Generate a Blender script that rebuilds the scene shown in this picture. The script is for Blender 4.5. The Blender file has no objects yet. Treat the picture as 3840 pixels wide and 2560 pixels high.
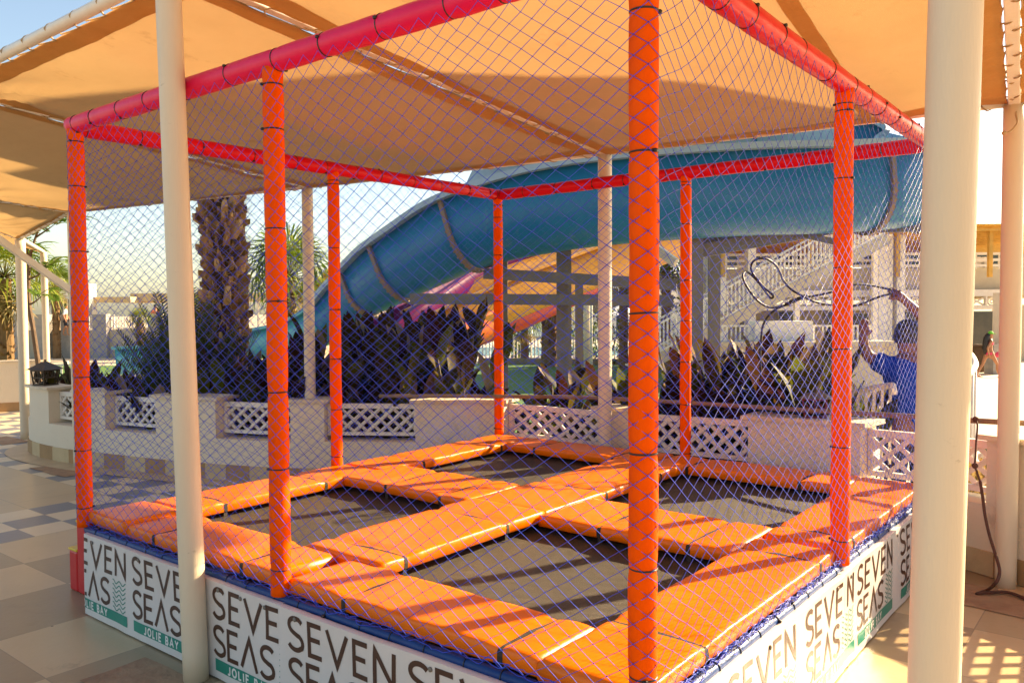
import bpy, math, random
from mathutils import Vector, Matrix, noise
random.seed(7)
S = bpy.context.scene
R_ = math.radians
# ---------------------------------------------------------------- camera, sky, sun, exposure
K = 3840 / 2352.0
FPX = 3073.1
CAM = Vector((1.10211, -1.96174, 1.58069))
YAW, PIT, ROL = -0.671103, -0.0394837, -0.00515379
_cy, _sy, _cp, _sp = math.cos(YAW), math.sin(YAW), math.cos(PIT), math.sin(PIT)
FW = Vector((_sy*_cp, _cy*_cp, _sp)); _r = Vector((_cy, -_sy, 0)); _u = _r.cross(FW)
RT = math.cos(ROL)*_r + math.sin(ROL)*_u
UP = -math.sin(ROL)*_r + math.cos(ROL)*_u
cd = bpy.data.cameras.new('camera'); co = bpy.data.objects.new('camera', cd); S.collection.objects.link(co)
cd.sensor_width = 36; cd.lens = 36*FPX/3840; cd.clip_end = 3000; cd.clip_start = .05
co.matrix_world = Matrix(((RT.x, UP.x, -FW.x, CAM.x), (RT.y, UP.y, -FW.y, CAM.y), (RT.z, UP.z, -FW.z, CAM.z), (0, 0, 0, 1)))
S.camera = co
SUN_AZ, SUN_EL = R_(23), R_(26)
w = bpy.data.worlds.new('World'); S.world = w; w.use_nodes = True
sky = w.node_tree.nodes.new('ShaderNodeTexSky'); sky.sky_type = 'NISHITA'; sky.sun_disc = False
sky.sun_elevation = SUN_EL; sky.sun_rotation = SUN_AZ; sky.air_density = 1.0; sky.dust_density = 1.3; sky.ozone_density = 1.2
bg = w.node_tree.nodes['Background']; bg.inputs[1].default_value = 0.075
w.node_tree.links.new(sky.outputs[0], bg.inputs[0])
sl = bpy.data.lights.new('sun', 'SUN'); sl.energy = 5.0; sl.angle = R_(.5); sl.color = (1, .8, .54)
so = bpy.data.objects.new('sun', sl); S.collection.objects.link(so)
sd = Vector((math.sin(SUN_AZ)*math.cos(SUN_EL), math.cos(SUN_AZ)*math.cos(SUN_EL), math.sin(SUN_EL)))
so.rotation_euler = sd.to_track_quat('Z', 'Y').to_euler(); so.location = sd*30
S.view_settings.view_transform = 'Standard'; S.view_settings.look = 'None'
S.view_settings.exposure = 1.88; S.view_settings.gamma = 1.0
S.view_settings.use_white_balance = True; S.view_settings.white_balance_temperature = 7250; S.view_settings.white_balance_tint = 9

# ---------------------------------------------------------------- helpers
def ray(x, y):
    return FW + RT*((x*K-1920)/FPX) - UP*((y*K-1280)/FPX)
def at(x, y, D):
    return CAM + ray(x, y)*D
def onz(x, y, z):
    d = ray(x, y); return CAM + d*((z-CAM.z)/d.z)
def depth(p):
    return (Vector(p)-CAM).dot(FW)
def V(*a): return Vector(a)
ORG = {}
def tag(o, label=None, cat=None, group=None, kind=None):
    if label: o['label'] = label
    if cat: o['category'] = cat
    if group: o['group'] = group
    if kind: o['kind'] = kind
    return o
def thing(name, loc, label, cat, group=None):
    o = bpy.data.objects.new(name, None); S.collection.objects.link(o)
    o.empty_display_size = .1; o.location = loc; ORG[o.name] = Vector(loc)
    return tag(o, label, cat, group)
def link(o, parent=None):
    S.collection.objects.link(o)
    if parent: o.parent = parent
    return o
def frame(d, up=(0, 0, 1)):
    d = Vector(d).normalized(); up = Vector(up)
    if abs(d.dot(up)) > .98: up = Vector((1, 0, 0))
    s = d.cross(up).normalized(); return s, s.cross(d).normalized()
class MB:
    def __init__(s): s.v = []; s.f = []; s.c = []; s.col = None
    def add(s, vs, fs):
        n = len(s.v); s.v.extend(Vector(q) for q in vs); s.f.extend([tuple(i+n for i in f) for f in fs])
        if s.col is not None: s.c.extend([s.col]*len(vs))
        return s
    def hexa(s, p):
        return s.add(p, [(0, 3, 2, 1), (4, 5, 6, 7), (0, 1, 5, 4), (1, 2, 6, 5), (2, 3, 7, 6), (3, 0, 4, 7)])
    def box(s, c, size, rz=0):
        c = Vector(c); hx, hy, hz = size[0]/2, size[1]/2, size[2]/2; m = Matrix.Rotation(rz, 3, 'Z')
        return s.hexa([c+m @ Vector(q) for q in ((-hx, -hy, -hz), (hx, -hy, -hz), (hx, hy, -hz), (-hx, hy, -hz), (-hx, -hy, hz), (hx, -hy, hz), (hx, hy, hz), (-hx, hy, hz))])
    def bar(s, a, b, wd, h, up=(0, 0, 1)):
        a, b = Vector(a), Vector(b); x, z = frame(b-a, up); x = x*wd/2; z = z*h/2
        return s.hexa([a-x-z, a+x-z, b+x-z, b-x-z, a-x+z, a+x+z, b+x+z, b-x+z])
    def tube(s, pts, r, n=8, caps=True, flat=1.0):
        pts = [Vector(q) for q in pts]; m = len(pts); rs = r if isinstance(r, (list, tuple)) else [r]*m
        base = len(s.v); vs = []; fs = []; ref = None
        for i, q in enumerate(pts):
            d = (pts[min(i+1, m-1)]-pts[max(i-1, 0)])
            if d.length < 1e-9: d = Vector((0, 0, 1))
            d.normalize()
            if ref is None: x, z = frame(d)
            else:
                x = (ref - d*ref.dot(d)); x = x.normalized() if x.length > 1e-6 else frame(d)[0]; z = x.cross(d).normalized()
            ref = x
            for k in range(n):
                a = 2*math.pi*k/n; vs.append(q + (x*math.cos(a) + z*math.sin(a)*flat)*rs[i])
        for i in range(m-1):
            for k in range(n):
                k2 = (k+1) % n; fs.append((i*n+k, i*n+k2, (i+1)*n+k2, (i+1)*n+k))
        if caps: fs.append(tuple(range(n))[::-1]); fs.append(tuple((m-1)*n+k for k in range(n)))
        return s.add(vs, fs)
    def grid(s, nu, nv, fn):
        vs = [fn(i/nu, j/nv) for j in range(nv+1) for i in range(nu+1)]
        fs = [(j*(nu+1)+i, j*(nu+1)+i+1, (j+1)*(nu+1)+i+1, (j+1)*(nu+1)+i) for j in range(nv) for i in range(nu)]
        return s.add(vs, fs)
    def lathe(s, c, prof, n=24):
        c = Vector(c); vs = []; fs = []
        for (r, z) in prof:
            for k in range(n):
                a = 2*math.pi*k/n; vs.append(c+Vector((r*math.cos(a), r*math.sin(a), z)))
        for i in range(len(prof)-1):
            for k in range(n): fs.append((i*n+k, i*n+(k+1) % n, (i+1)*n+(k+1) % n, (i+1)*n+k))
        fs.append(tuple(range(n))[::-1]); fs.append(tuple((len(prof)-1)*n+k for k in range(n)))
        return s.add(vs, fs)
    def ball(s, c, r, nu=8, nv=6, sc=(1, 1, 1)):
        c = Vector(c)
        return s.grid(nu, nv, lambda u, v: c+Vector((math.cos(u*6.28319)*math.sin(.02+v*3.1)*sc[0], math.sin(u*6.28319)*math.sin(.02+v*3.1)*sc[1], -math.cos(.02+v*3.1)*sc[2]))*r)
    def build(s, name, mat, parent=None, smooth=False, bevel=0):
        o0 = Vector((0, 0, 0)); q = parent
        while q is not None and q.parent is not None: q = q.parent
        if q is not None: o0 = ORG.get(q.name, o0)
        me = bpy.data.meshes.new(name); me.from_pydata([tuple(v-o0) for v in s.v], [], s.f)
        if s.c:
            at_ = me.color_attributes.new('Col', 'FLOAT_COLOR', 'POINT')
            at_.data.foreach_set('color', [x for c in s.c for x in (*c[:3], 1)])
        me.materials.append(mat)
        if smooth: me.polygons.foreach_set('use_smooth', [True]*len(me.polygons))
        me.update()
        o = bpy.data.objects.new(name, me); link(o, parent)
        if bevel:
            b = o.modifiers.new('bevel', 'BEVEL'); b.width = bevel; b.segments = 2; b.limit_method = 'ANGLE'
        return o
def nz(x, y=0., z=0.): return noise.noise(Vector((x, y, z)))
def smooth_path(P, n):
    P = [Vector(q) for q in P]; out = []
    for i in range(len(P)-1):
        p0, p1, p2, p3 = P[max(i-1, 0)], P[i], P[i+1], P[min(i+2, len(P)-1)]
        for k in range(n):
            t = k/n
            out.append(.5*((2*p1)+(p2-p0)*t+(2*p0-5*p1+4*p2-p3)*t*t+(3*p1-p0-3*p2+p3)*t**3))
    out.append(P[-1]); return out
def copy_tree(o, parent=None):
    c = o.copy(); S.collection.objects.link(c)
    if parent: c.parent = parent
    for ch in o.children: copy_tree(ch, c)
    return c

# ---------------------------------------------------------------- materials
def mat(name, col, rough=.6, col2=None, nscale=6, bump=0, bscale=40, metal=0, spec=.5, amount=.5, vcol=False, coat=0, transl=0, wave=0, stretch=None, sheen=0, scuff=None):
    m = bpy.data.materials.new(name); m.use_nodes = True; nt = m.node_tree; N = nt.nodes; L = nt.links
    b = N['Principled BSDF']; b.inputs['Roughness'].default_value = rough; b.inputs['Metallic'].default_value = metal
    b.inputs['Specular IOR Level'].default_value = spec
    if coat: b.inputs['Coat Weight'].default_value = coat; b.inputs['Coat Roughness'].default_value = .12
    if sheen: b.inputs['Sheen Weight'].default_value = sheen
    tc = N.new('ShaderNodeTexCoord'); src = tc.outputs['Object']
    if stretch:
        mp = N.new('ShaderNodeMapping'); mp.inputs['Scale'].default_value = stretch; L.new(src, mp.inputs['Vector']); src = mp.outputs[0]
    out = None
    if vcol:
        a = N.new('ShaderNodeVertexColor'); a.layer_name = 'Col'; out = a.outputs[0]
    if col2 is not None:
        n1 = N.new('ShaderNodeTexNoise'); n1.inputs['Scale'].default_value = nscale; n1.inputs['Detail'].default_value = 6; n1.inputs['Roughness'].default_value = .65
        L.new(src, n1.inputs['Vector'])
        rp = N.new('ShaderNodeValToRGB'); rp.color_ramp.elements[0].position = .5-.25*amount-.05; rp.color_ramp.elements[1].position = .5+.25*amount+.05
        L.new(n1.outputs[0], rp.inputs[0])
        mx = N.new('ShaderNodeMix'); mx.data_type = 'RGBA'; L.new(rp.outputs[0], mx.inputs[0])
        if vcol:
            mx.blend_type = 'MULTIPLY'; mx.inputs[0].default_value = 1
            L.new(rp.outputs[0], mx.inputs[0]); L.new(out, mx.inputs[6]); mx.inputs[7].default_value = (*col2, 1)
        else:
            mx.inputs[6].default_value = (*col, 1); mx.inputs[7].default_value = (*col2, 1)
        out = mx.outputs[2]
    if scuff:      # (colour, scale, threshold, strength, stretch): worn marks with a shape of their own
        sc_, ss, th, st_, sx = scuff
        mp2 = N.new('ShaderNodeMapping'); mp2.inputs['Scale'].default_value = sx; L.new(tc.outputs['Object'], mp2.inputs['Vector'])
        n3 = N.new('ShaderNodeTexNoise'); n3.inputs['Scale'].default_value = ss; n3.inputs['Detail'].default_value = 8; n3.inputs['Roughness'].default_value = .7; L.new(mp2.outputs[0], n3.inputs['Vector'])
        r3 = N.new('ShaderNodeValToRGB'); r3.color_ramp.elements[0].position = th; r3.color_ramp.elements[1].position = th+.06
        r3.color_ramp.elements[1].color = (st_, st_, st_, 1); L.new(n3.outputs[0], r3.inputs[0])
        m3 = N.new('ShaderNodeMix'); m3.data_type = 'RGBA'; L.new(r3.outputs[0], m3.inputs[0])
        if out is None: m3.inputs[6].default_value = (*col, 1)
        else: L.new(out, m3.inputs[6])
        m3.inputs[7].default_value = (*sc_, 1); out = m3.outputs[2]
    if out is None: b.inputs['Base Color'].default_value = (*col, 1)
    else: L.new(out, b.inputs['Base Color'])
    if bump:
        n2 = N.new('ShaderNodeTexNoise'); n2.inputs['Scale'].default_value = bscale; n2.inputs['Detail'].default_value = 5
        L.new(src, n2.inputs['Vector'])
        bp = N.new('ShaderNodeBump'); bp.inputs['Strength'].default_value = bump; bp.inputs['Distance'].default_value = .02
        L.new(n2.outputs[0], bp.inputs['Height'])
        if wave:
            wv = N.new('ShaderNodeTexWave'); wv.inputs['Scale'].default_value = wave; wv.inputs['Distortion'].default_value = .6; L.new(src, wv.inputs['Vector'])
            b2 = N.new('ShaderNodeBump'); b2.inputs['Strength'].default_value = .25; b2.inputs['Distance'].default_value = .004
            L.new(wv.outputs[0], b2.inputs['Height']); L.new(bp.outputs[0], b2.inputs['Normal']); bp = b2
        L.new(bp.outputs[0], b.inputs['Normal'])
    if transl:
        t = N.new('ShaderNodeBsdfTranslucent'); ms = N.new('ShaderNodeMixShader'); ms.inputs[0].default_value = transl
        if out is None: t.inputs[0].default_value = (*col, 1)
        else: L.new(out, t.inputs[0])
        L.new(b.outputs[0], ms.inputs[1]); L.new(t.outputs[0], ms.inputs[2]); L.new(ms.outputs[0], N['Material Output'].inputs[0])
    return m
M = {}
M['column'] = mat('cream_paint', (.77, .65, .48), .45, (.64, .52, .36), 2.2, .08, 60, spec=.35, amount=2.2, stretch=(3, 3, .5), scuff=((.3, .22, .13), 7, .66, .55, (1, 1, 2.2)))
M['beam'] = mat('white_paint', (.8, .76, .68), .4, (.72, .66, .56), 7, .05, 50)
M['fabric'] = mat('tan_shade_cloth', (.63, .4, .18), .9, (.56, .345, .145), 1.6, .35, 9, transl=.29, wave=45, spec=.03, amount=.9, scuff=((.45, .27, .11), 2.2, .6, .5, (1, 1, 1)))
M['hem'] = mat('tan_hem', (.6, .36, .15), .9, (.54, .31, .12), 6, .3, 30, transl=.26, spec=.03)
M['rope'] = mat('tan_rope', (.5, .36, .2), .8, (.42, .28, .14), 60, .3, 200)
M['orange'] = mat('orange_vinyl', (.88, .185, .004), .33, (.8, .155, .003), 3, .3, 7, spec=.3, scuff=((.5, .12, .03), 5, .63, .4, (1, 1, 1)))
M['post'] = mat('orange_post_vinyl', (.9, .1, .0), .6, (.82, .08, .0), 6, .22, 14, spec=.1, scuff=((.55, .07, .01), 9, .63, .4, (1, 1, .6)))
M['pink'] = mat('sky_pink_vinyl', (.78, .01, .09), .36, (.72, .008, .075), 5, .16, 12, spec=.25)  # front rail's red with sky reflection put into the colour as pink
M['red'] = mat('red_vinyl', (.68, .003, .022), .36, (.62, .003, .018), 5, .16, 12, spec=.25)
M['tie'] = mat('black_tie', (.012, .011, .011), .35)
M['strap'] = mat('dark_webbing', (.02, .016, .013), .8, (.05, .04, .03), 90, .3, 300)
M['net'] = mat('blue_net', (.008, .035, .5), .4, (.02, .09, .72), 9, 0, spec=.45)
M['bluepad'] = mat('blue_vinyl', (.004, .035, .15), .42, (.008, .05, .2), 8, .15, 20, spec=.3)
M['bed'] = mat('trampoline_mesh', (.05, .041, .028), .55, (.066, .054, .038), 30, .5, 260, spec=.45, scuff=((.1, .085, .06), 4, .58, .45, (1, 1, 1)))
M['banner'] = mat('white_banner', (.74, .69, .65), .38, (.7, .64, .59), 4, .12, 7, transl=.08, scuff=((.5, .42, .34), 6, .64, .4, (1, 1, 1)))
M['ink'] = mat('brown_ink', (.055, .022, .012), .4, (.075, .03, .016), 9)
M['green'] = mat('teal_print', (.005, .21, .15), .4, (.008, .24, .17), 9)
M['print'] = mat('white_print', (.78, .74, .68), .4)
M['stepred'] = mat('red_foam_vinyl', (.62, .012, .014), .4, (.56, .01, .012), 6, .1, 20)
M['stepyel'] = mat('yellow_foam_vinyl', (.8, .55, .03), .4, (.75, .5, .03), 6, .1, 20)
M['wall'] = mat('cream_render', (.8, .68, .51), .8, (.72, .59, .43), 2.2, .25, 45, amount=1.3, scuff=((.45, .35, .23), 5, .63, .5, (1, 1, .7)))
M['cap'] = mat('wall_cap', (.74, .62, .46), .75, (.62, .5, .34), 8, .25, 40)
M['lattice'] = mat('white_lattice', (.8, .74, .66), .5, (.74, .66, .56), 6, .1, 40)
M['steel'] = mat('grey_steel', (.15, .145, .13), .55, (.22, .19, .15), 5, .15, 40, spec=.3, scuff=((.22, .11, .05), 7, .6, .6, (1, 1, .4)))
M['rustbar'] = mat('brown_painted_pipe', (.2, .11, .06), .55, (.3, .2, .12), 9, .2, 60)
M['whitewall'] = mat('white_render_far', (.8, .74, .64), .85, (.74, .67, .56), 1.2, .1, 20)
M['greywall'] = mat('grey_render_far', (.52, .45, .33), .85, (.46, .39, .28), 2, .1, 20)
M['greystone'] = mat('grey_stone', (.3, .28, .25), .85, (.4, .36, .31), 5, .3, 15)
M['glass'] = mat('dark_glass', (.03, .04, .045), .08, (.06, .065, .06), 2, spec=.8)
M['dark'] = mat('dark_interior', (.02, .018, .016), .8)
M['blueslide'] = mat('blue_gelcoat', (.008, .15, .33), .36, (.014, .18, .35), 1.4, .06, 6, spec=.3, scuff=((.07, .2, .3), 3, .58, .45, (1, 1, .35)))
M['turq'] = mat('turquoise_gelcoat', (.06, .36, .46), .34, (.08, .42, .5), 1.4, .06, 6, coat=.12)
M['lip'] = mat('pale_blue_gelcoat', (.3, .45, .58), .4, (.26, .4, .53), 3)
M['flange'] = mat('rusty_flange', (.16, .15, .15), .7, (.26, .16, .09), 14, .3, 50)
M['yslide'] = mat('yellow_gelcoat', (.58, .27, .02), .4, (.5, .22, .018), 2, .06, 8)
M['rslide'] = mat('red_gelcoat', (.46, .016, .008), .4, (.4, .012, .006), 2, .06, 8)
M['oslide'] = mat('orange_gelcoat', (.62, .12, .01), .4, (.55, .1, .01), 2, .06, 8)
M['pslide'] = mat('purple_gelcoat', (.13, .004, .09), .4, (.1, .004, .075), 2, .06, 8, spec=.2)
M['leaf'] = mat('canna_leaf', (0, 0, 0), .55, (.62, .6, .5), 9, .2, 25, vcol=True, transl=.42, spec=.14, amount=1)
M['frond'] = mat('palm_leaf', (0, 0, 0), .55, (.7, .7, .6), 7, 0, vcol=True, transl=.38, spec=.2, amount=1)
M['flower'] = mat('red_petal', (.55, .02, .015), .6, (.45, .015, .012), 9, transl=.3)
M['stem'] = mat('bronze_stem', (.1, .04, .03), .6, (.07, .06, .02), 12)
M['bark'] = mat('palm_bark', (0, 0, 0), .95, (.55, .5, .45), 16, .6, 30, vcol=True, stretch=(1, 1, .3), amount=1, spec=.1)
M['wood'] = mat('brown_bark', (.16, .1, .06), .9, (.1, .065, .04), 10, .5, 25)
M['lantern'] = mat('lantern_iron', (.03, .025, .02), .5, (.08, .05, .03), 20, .2, 60, metal=.4)
M['lanternroof'] = mat('lantern_tin', (.2, .17, .13), .5, (.3, .24, .16), 12, .2, 40, metal=.5)
M['lanternred'] = mat('lantern_red_tin', (.2, .025, .02), .45, (.14, .02, .018), 15, .2, 50)
M['cable'] = mat('black_cable', (.015, .013, .012), .5)
M['brownrope'] = mat('brown_rope', (.12, .045, .025), .75, (.08, .03, .018), 70, .4, 220)
M['bin'] = mat('green_plastic', (.01, .12, .06), .4, (.015, .15, .075), 6)
M['skin'] = mat('tanned_skin', (.42, .19, .09), .5, (.36, .15, .07), 9, .08, 80)
M['skind'] = mat('dark_skin', (.2, .085, .05), .5, (.16, .065, .04), 9, .08, 80)
M['hair'] = mat('black_hair', (.012, .009, .008), .5, (.025, .018, .014), 40, .5, 120)
M['shirt'] = mat('blue_shirt', (.006, .04, .4), .85, (.005, .035, .32), 6, .5, 9, spec=.1)
M['trouser'] = mat('dark_trousers', (.02, .022, .035), .85, (.03, .03, .045), 9, .3, 25)
M['cap_green'] = mat('green_cap', (.12, .5, .03), .7, (.1, .42, .03), 9)
M['bikini'] = mat('pink_cloth', (.7, .06, .14), .7, (.6, .05, .11), 9)
M['white'] = mat('white_cloth', (.8, .78, .75), .8, (.72, .7, .67), 8)
M['salmon'] = mat('salmon_cloth', (.55, .16, .1), .8, (.5, .13, .08), 8)
M['bluecloth'] = mat('light_blue_cloth', (.3, .42, .6), .8, (.26, .36, .52), 8)
M['tanroof'] = mat('tan_roof', (.62, .47, .26), .8, (.55, .4, .2), 3, .2, 20)
M['pergola'] = mat('pergola_wood', (.74, .5, .14), .7, (.62, .4, .1), 6, .2, 20, transl=.4)
M['soil'] = mat('soil', (.06, .042, .028), .95, (.1, .07, .045), 6, .6, 20)
M['lawn'] = mat('lawn', (.055, .13, .015), .9, (.09, .18, .025), 2.5, .6, 60)
M['ground'] = mat('sand_ground', (.55, .43, .29), .9, (.47, .36, .24), .7, .3, 12)
M['paving'] = mat('pale_paving', (.72, .62, .48), .75, (.64, .54, .4), .9, .15, 10)
M['water'] = mat('pool_water', (.1, .42, .55), .06, (.14, .5, .62), 1.5, .1, 6)
M['stone'] = mat('border_stone', (.33, .25, .16), .9, (.22, .16, .1), 5, .6, 12)
M['patch'] = mat('brown_floor_patch', (.42, .27, .15), .8, (.3, .17, .09), 7, .3, 30)
M['straw'] = mat('dry_straw', (.5, .38, .16), .85, (.36, .26, .1), 14, .5, 40)
M['tarp'] = mat('pale_blue_tarp', (.5, .58, .62), .6, (.45, .52, .57), 3)

# ---------------------------------------------------------------- the setting: floor, ground, water
def floor_colour(x, y):
    LIGHT, DARK, BLUE, WHITE = (.62, .46, .26), (.38, .275, .155), (.18, .185, .22), (.74, .6, .4)
    i, j = math.floor((x+3.862)/.305), math.floor((y-.115)/.305)
    d = 1+.06*nz(x*3.1, y*3.7)
    if x < -8.75:
        c = BLUE if (i+j) % 2 else WHITE
        return tuple(v*d for v in c)
    if -6.0 < x < -5.08 and y > .11:
        c = BLUE if (i+j) % 2 else WHITE
    elif x < -5.08 and y > 1.3-.35*(x+7)*0 and x < -6.0 and y > 1.33:
        c = BLUE if (i+j) % 2 else WHITE
    elif x <= -6.0: c = (.56, .41, .23)
    else:
        I, J = math.floor((x+3.862)/.61), math.floor((y-.115)/.61)
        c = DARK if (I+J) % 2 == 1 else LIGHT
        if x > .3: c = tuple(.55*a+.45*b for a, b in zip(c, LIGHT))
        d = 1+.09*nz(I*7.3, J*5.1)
    return tuple(v*d for v in c)
fb = MB()
n = .305
for i in range(-38, 26):
    for j in range(-24, 22):
        x0, y0 = -3.862+i*n, .115+j*n
        cxx, cyy = x0+n/2, y0+n/2
        if cyy > 5.4: continue
        fb.col = floor_colour(cxx, cyy)
        fb.add([(x0, y0, 0), (x0+n, y0, 0), (x0+n, y0+n, 0), (x0, y0+n, 0)], [(0, 1, 2, 3)])
fm = mat('floor_tiles', (0, 0, 0), .33, (.86, .82, .76), 2.2, .06, 30, vcol=True, spec=.45, amount=1.2, scuff=((.3, .21, .12), 3.2, .61, .45, (1, 1, 1)))
# grout lines from the tile grid
nt = fm.node_tree; N = nt.nodes; L = nt.links; bs = N['Principled BSDF']
tc = N.new('ShaderNodeTexCoord'); mp = N.new('ShaderNodeMapping'); mp.inputs['Location'].default_value = (3.862, -.115, 0); L.new(tc.outputs['Object'], mp.inputs['Vector'])
mp.vector_type = 'POINT'
sep = N.new('ShaderNodeSeparateXYZ'); L.new(mp.outputs[0], sep.inputs[0])
def nmath(op, a, b=None):
    q = N.new('ShaderNodeMath'); q.operation = op
    for k_, v_ in ((0, a), (1, b)):
        if v_ is None: continue
        if isinstance(v_, (int, float)): q.inputs[k_].default_value = v_
        else: L.new(v_, q.inputs[k_])
    return q.outputs[0]
def line(o, per):
    q = nmath('PINGPONG', o, per/2); return nmath('LESS_THAN', q, .0028)
g = nmath('MAXIMUM', line(sep.outputs[0], .61), line(sep.outputs[1], .61))
old = bs.inputs['Base Color'].links[0].from_socket
mx = N.new('ShaderNodeMix'); mx.data_type = 'RGBA'; L.new(g, mx.inputs[0]); L.new(old, mx.inputs[6]); mx.inputs[7].default_value = (.3, .22, .13, 1)
# small dark dirt specks
vn = N.new('ShaderNodeTexVoronoi'); vn.inputs['Scale'].default_value = 2.6; L.new(tc.outputs['Object'], vn.inputs['Vector'])
sp = nmath('LESS_THAN', vn.outputs['Distance'], .028)
m2 = N.new('ShaderNodeMix'); m2.data_type = 'RGBA'; L.new(sp, m2.inputs[0]); L.new(mx.outputs[2], m2.inputs[6]); m2.inputs[7].default_value = (.13, .09, .055, 1)
L.new(m2.outputs[2], bs.inputs['Base Color'])
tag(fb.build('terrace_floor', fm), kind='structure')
GZ = -.95
gb = MB(); gb.add([(-400, -60, GZ), (400, -60, GZ), (400, 900, GZ), (-400, 900, GZ)], [(0, 1, 2, 3)])
tag(gb.build('ground', M['ground']), kind='structure')
def sheet(name, pts, z, m):
    b = MB(); b.add([(p[0], p[1], z) for p in pts], [tuple(range(len(pts)))]); return tag(b.build(name, m), kind='structure')
def gpt(x, D, z=GZ):
    p = at(x, 700, D); return (p.x, p.y)
sheet('lawn', [gpt(-300, 14), gpt(1580, 11), gpt(1580, 38), gpt(-300, 38)], GZ+.006, M['lawn'])
sheet('pool_deck', [gpt(1590, 9), gpt(3200, 7), gpt(3200, 60), gpt(1590, 60)], GZ+.004, M['paving'])
sheet('pool_surround', [gpt(900, 39.5), gpt(1585, 39.5), gpt(1585, 70), gpt(900, 70)], GZ+.012, M['paving'])
sheet('pool_water', [gpt(1050, 44), gpt(1420, 44), gpt(1420, 54), gpt(1050, 54)], GZ+.02, M['water'])
# raised planting bed behind the wall
bb = MB()
bx = [-10.5, -9.4, -8, -6.5, -5.2, -4.5, -3.5, -2, -.5, .9, 1.9]
by = [3.0, 2.7, 2.3, 2.55, 2.95, 3.45, 4.0, 4.02, 4.02, 3.6, 3.2]
def bedy(x):
    for i in range(len(bx)-1):
        if bx[i] <= x <= bx[i+1]:
            t = (x-bx[i])/(bx[i+1]-bx[i]); return by[i]*(1-t)+by[i+1]*t
    return by[0] if x < bx[0] else by[-1]
prof = [(0, -.25), (.8, -.22), (1.8, -.28), (2.8, -.5), (4.2, GZ-.02)]
vs = []; fs = []
xs = [-13+i*.5 for i in range(38)]
for x in xs:
    for (dy, z) in prof: vs.append((x, bedy(x)+dy-.1, z+.03*nz(x*2, dy*2)))
for i in range(len(xs)-1):
    for j in range(4): fs.append((i*5+j, (i+1)*5+j, (i+1)*5+j+1, i*5+j+1))
bb.add(vs, fs); tag(bb.build('planting_bed', M['soil'], smooth=True), kind='structure')
# worn brown patches of screed round the column feet
for (x, y, a, b_) in ((-2.2, -.27, .3, .15), (-7.45, 1.6, .38, .16), (.5, 3.05, .5, .2), (-10.0, 2.0, .36, .16)):
    pb = MB(); pts = []
    for (u, v) in ((-1, -1), (-.3, -.93), (.35, -1.02), (1, -.9), (.94, .1), (1, 1), (.2, .95), (-.5, 1.05), (-1.02, .9), (-.93, -.1)):
        pts.append((x+a*u*(1+.12*nz(u*9, x)), y+b_*v*(1+.15*nz(v*7, y, 4)), .004))
    pb.add(pts, [tuple(range(len(pts)))]); tag(pb.build('floor_patch', M['patch']), kind='structure')

# ---------------------------------------------------------------- trampoline
A3, B3 = 3.3512, 3.4615
TR = thing('trampoline', (-A3/2, B3/2, 0), 'four-bed trampoline in a blue net cage with orange posts and pink top rails', 'trampoline')
RZ, DZ = 2.55, .45
posts = {'A': (-A3, 0), 'B': (0, 0), 'C': (0, B3), 'D': (-A3, B3), 'M1': (-A3*.4905, 0), 'M2': (0, B3*.508), 'M3': (-A3*.4774, B3), 'M4': (-A3, B3*.4889)}
def ring(mb, c, axis, r, rr=.0032, n=18):
    x, z = frame(axis); c = Vector(c)
    pts = [c+(x*math.cos(k*6.2832/n)+z*math.sin(k*6.2832/n))*r for k in range(n+1)]
    mb.tube(pts, rr, 5, caps=False)
    q = random.random()*6.28; mb.box(c+(x*math.cos(q)+z*math.sin(q))*(r+.003), (.012, .012, .009))
for nm, (x, y) in posts.items():
    zs = [.53+.05*random.random()]
    while zs[-1] < 2.2: zs.append(zs[-1]+.28+.16*random.random())
    zs.append(2.46)
    b = MB(); P = []; r = []
    N_ = 90
    for i in range(N_+1):
        z = DZ-.005+(RZ-.02-DZ)*i/N_
        dd = min(abs(z-q) for q in zs)
        P.append((x+.003*nz(z*2, x*9), y+.003*nz(z*2, y*7+3), z)); r.append(.0405-.0035*math.exp(-(dd/.018)**2)+.0018*nz(z*9, x*5, y*3))
    b.tube(P, r, 20)
    po = b.build('post', M['post'], TR, smooth=True)
    for z in zs:
        t = MB(); ring(t, (x, y, z), (nz(z)*.1, .05*nz(z+4), 1), .0378)
        t.build('cable_tie', M['tie'], po, smooth=True)
    s_ = MB(); s_.tube([(x+.02*math.cos(2)-.0, y+.036*math.cos(.3)+0, z) if False else (x-.03+.002*nz(z*20), y+.0275, z) for z in [DZ+.05+i*.05 for i in range(41)]], .0016, 4)
    s_.build('zip_seam', M['tie'], po)
def rail(p, q, m):
    p, q = Vector(p), Vector(q); Ln = (q-p).length; d = (q-p)/Ln
    ts = [.07]
    while ts[-1] < Ln-.35: ts.append(ts[-1]+.2+.17*random.random())
    ts.append(Ln-.07)
    b = MB(); P = []; r = []
    for i in range(161):
        s = Ln*i/160; dd = min(abs(s-t) for t in ts)
        P.append(p+d*s+V(0, 0, .004*nz(s*1.5, p.x))); r.append(.0455-.0035*math.exp(-(dd/.016)**2)+.002*nz(s*7, p.x*3, p.y))
    b.tube(P, r, 22)
    o = b.build('top_rail', m, TR, smooth=True)
    for t in ts:
        k_ = MB(); ring(k_, p+d*t, d+V(.08*nz(t*9), .08*nz(t*7, 3), 0), .0425); k_.build('cable_tie', M['tie'], o, smooth=True)
    return o
o = rail((-A3-.03, 0, RZ), (.03, 0, RZ), M['pink']); tag(o, label='front rail coloured pinker for its sky reflection')
rail((0, -.03, RZ), (0, B3+.03, RZ), M['red'])
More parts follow.
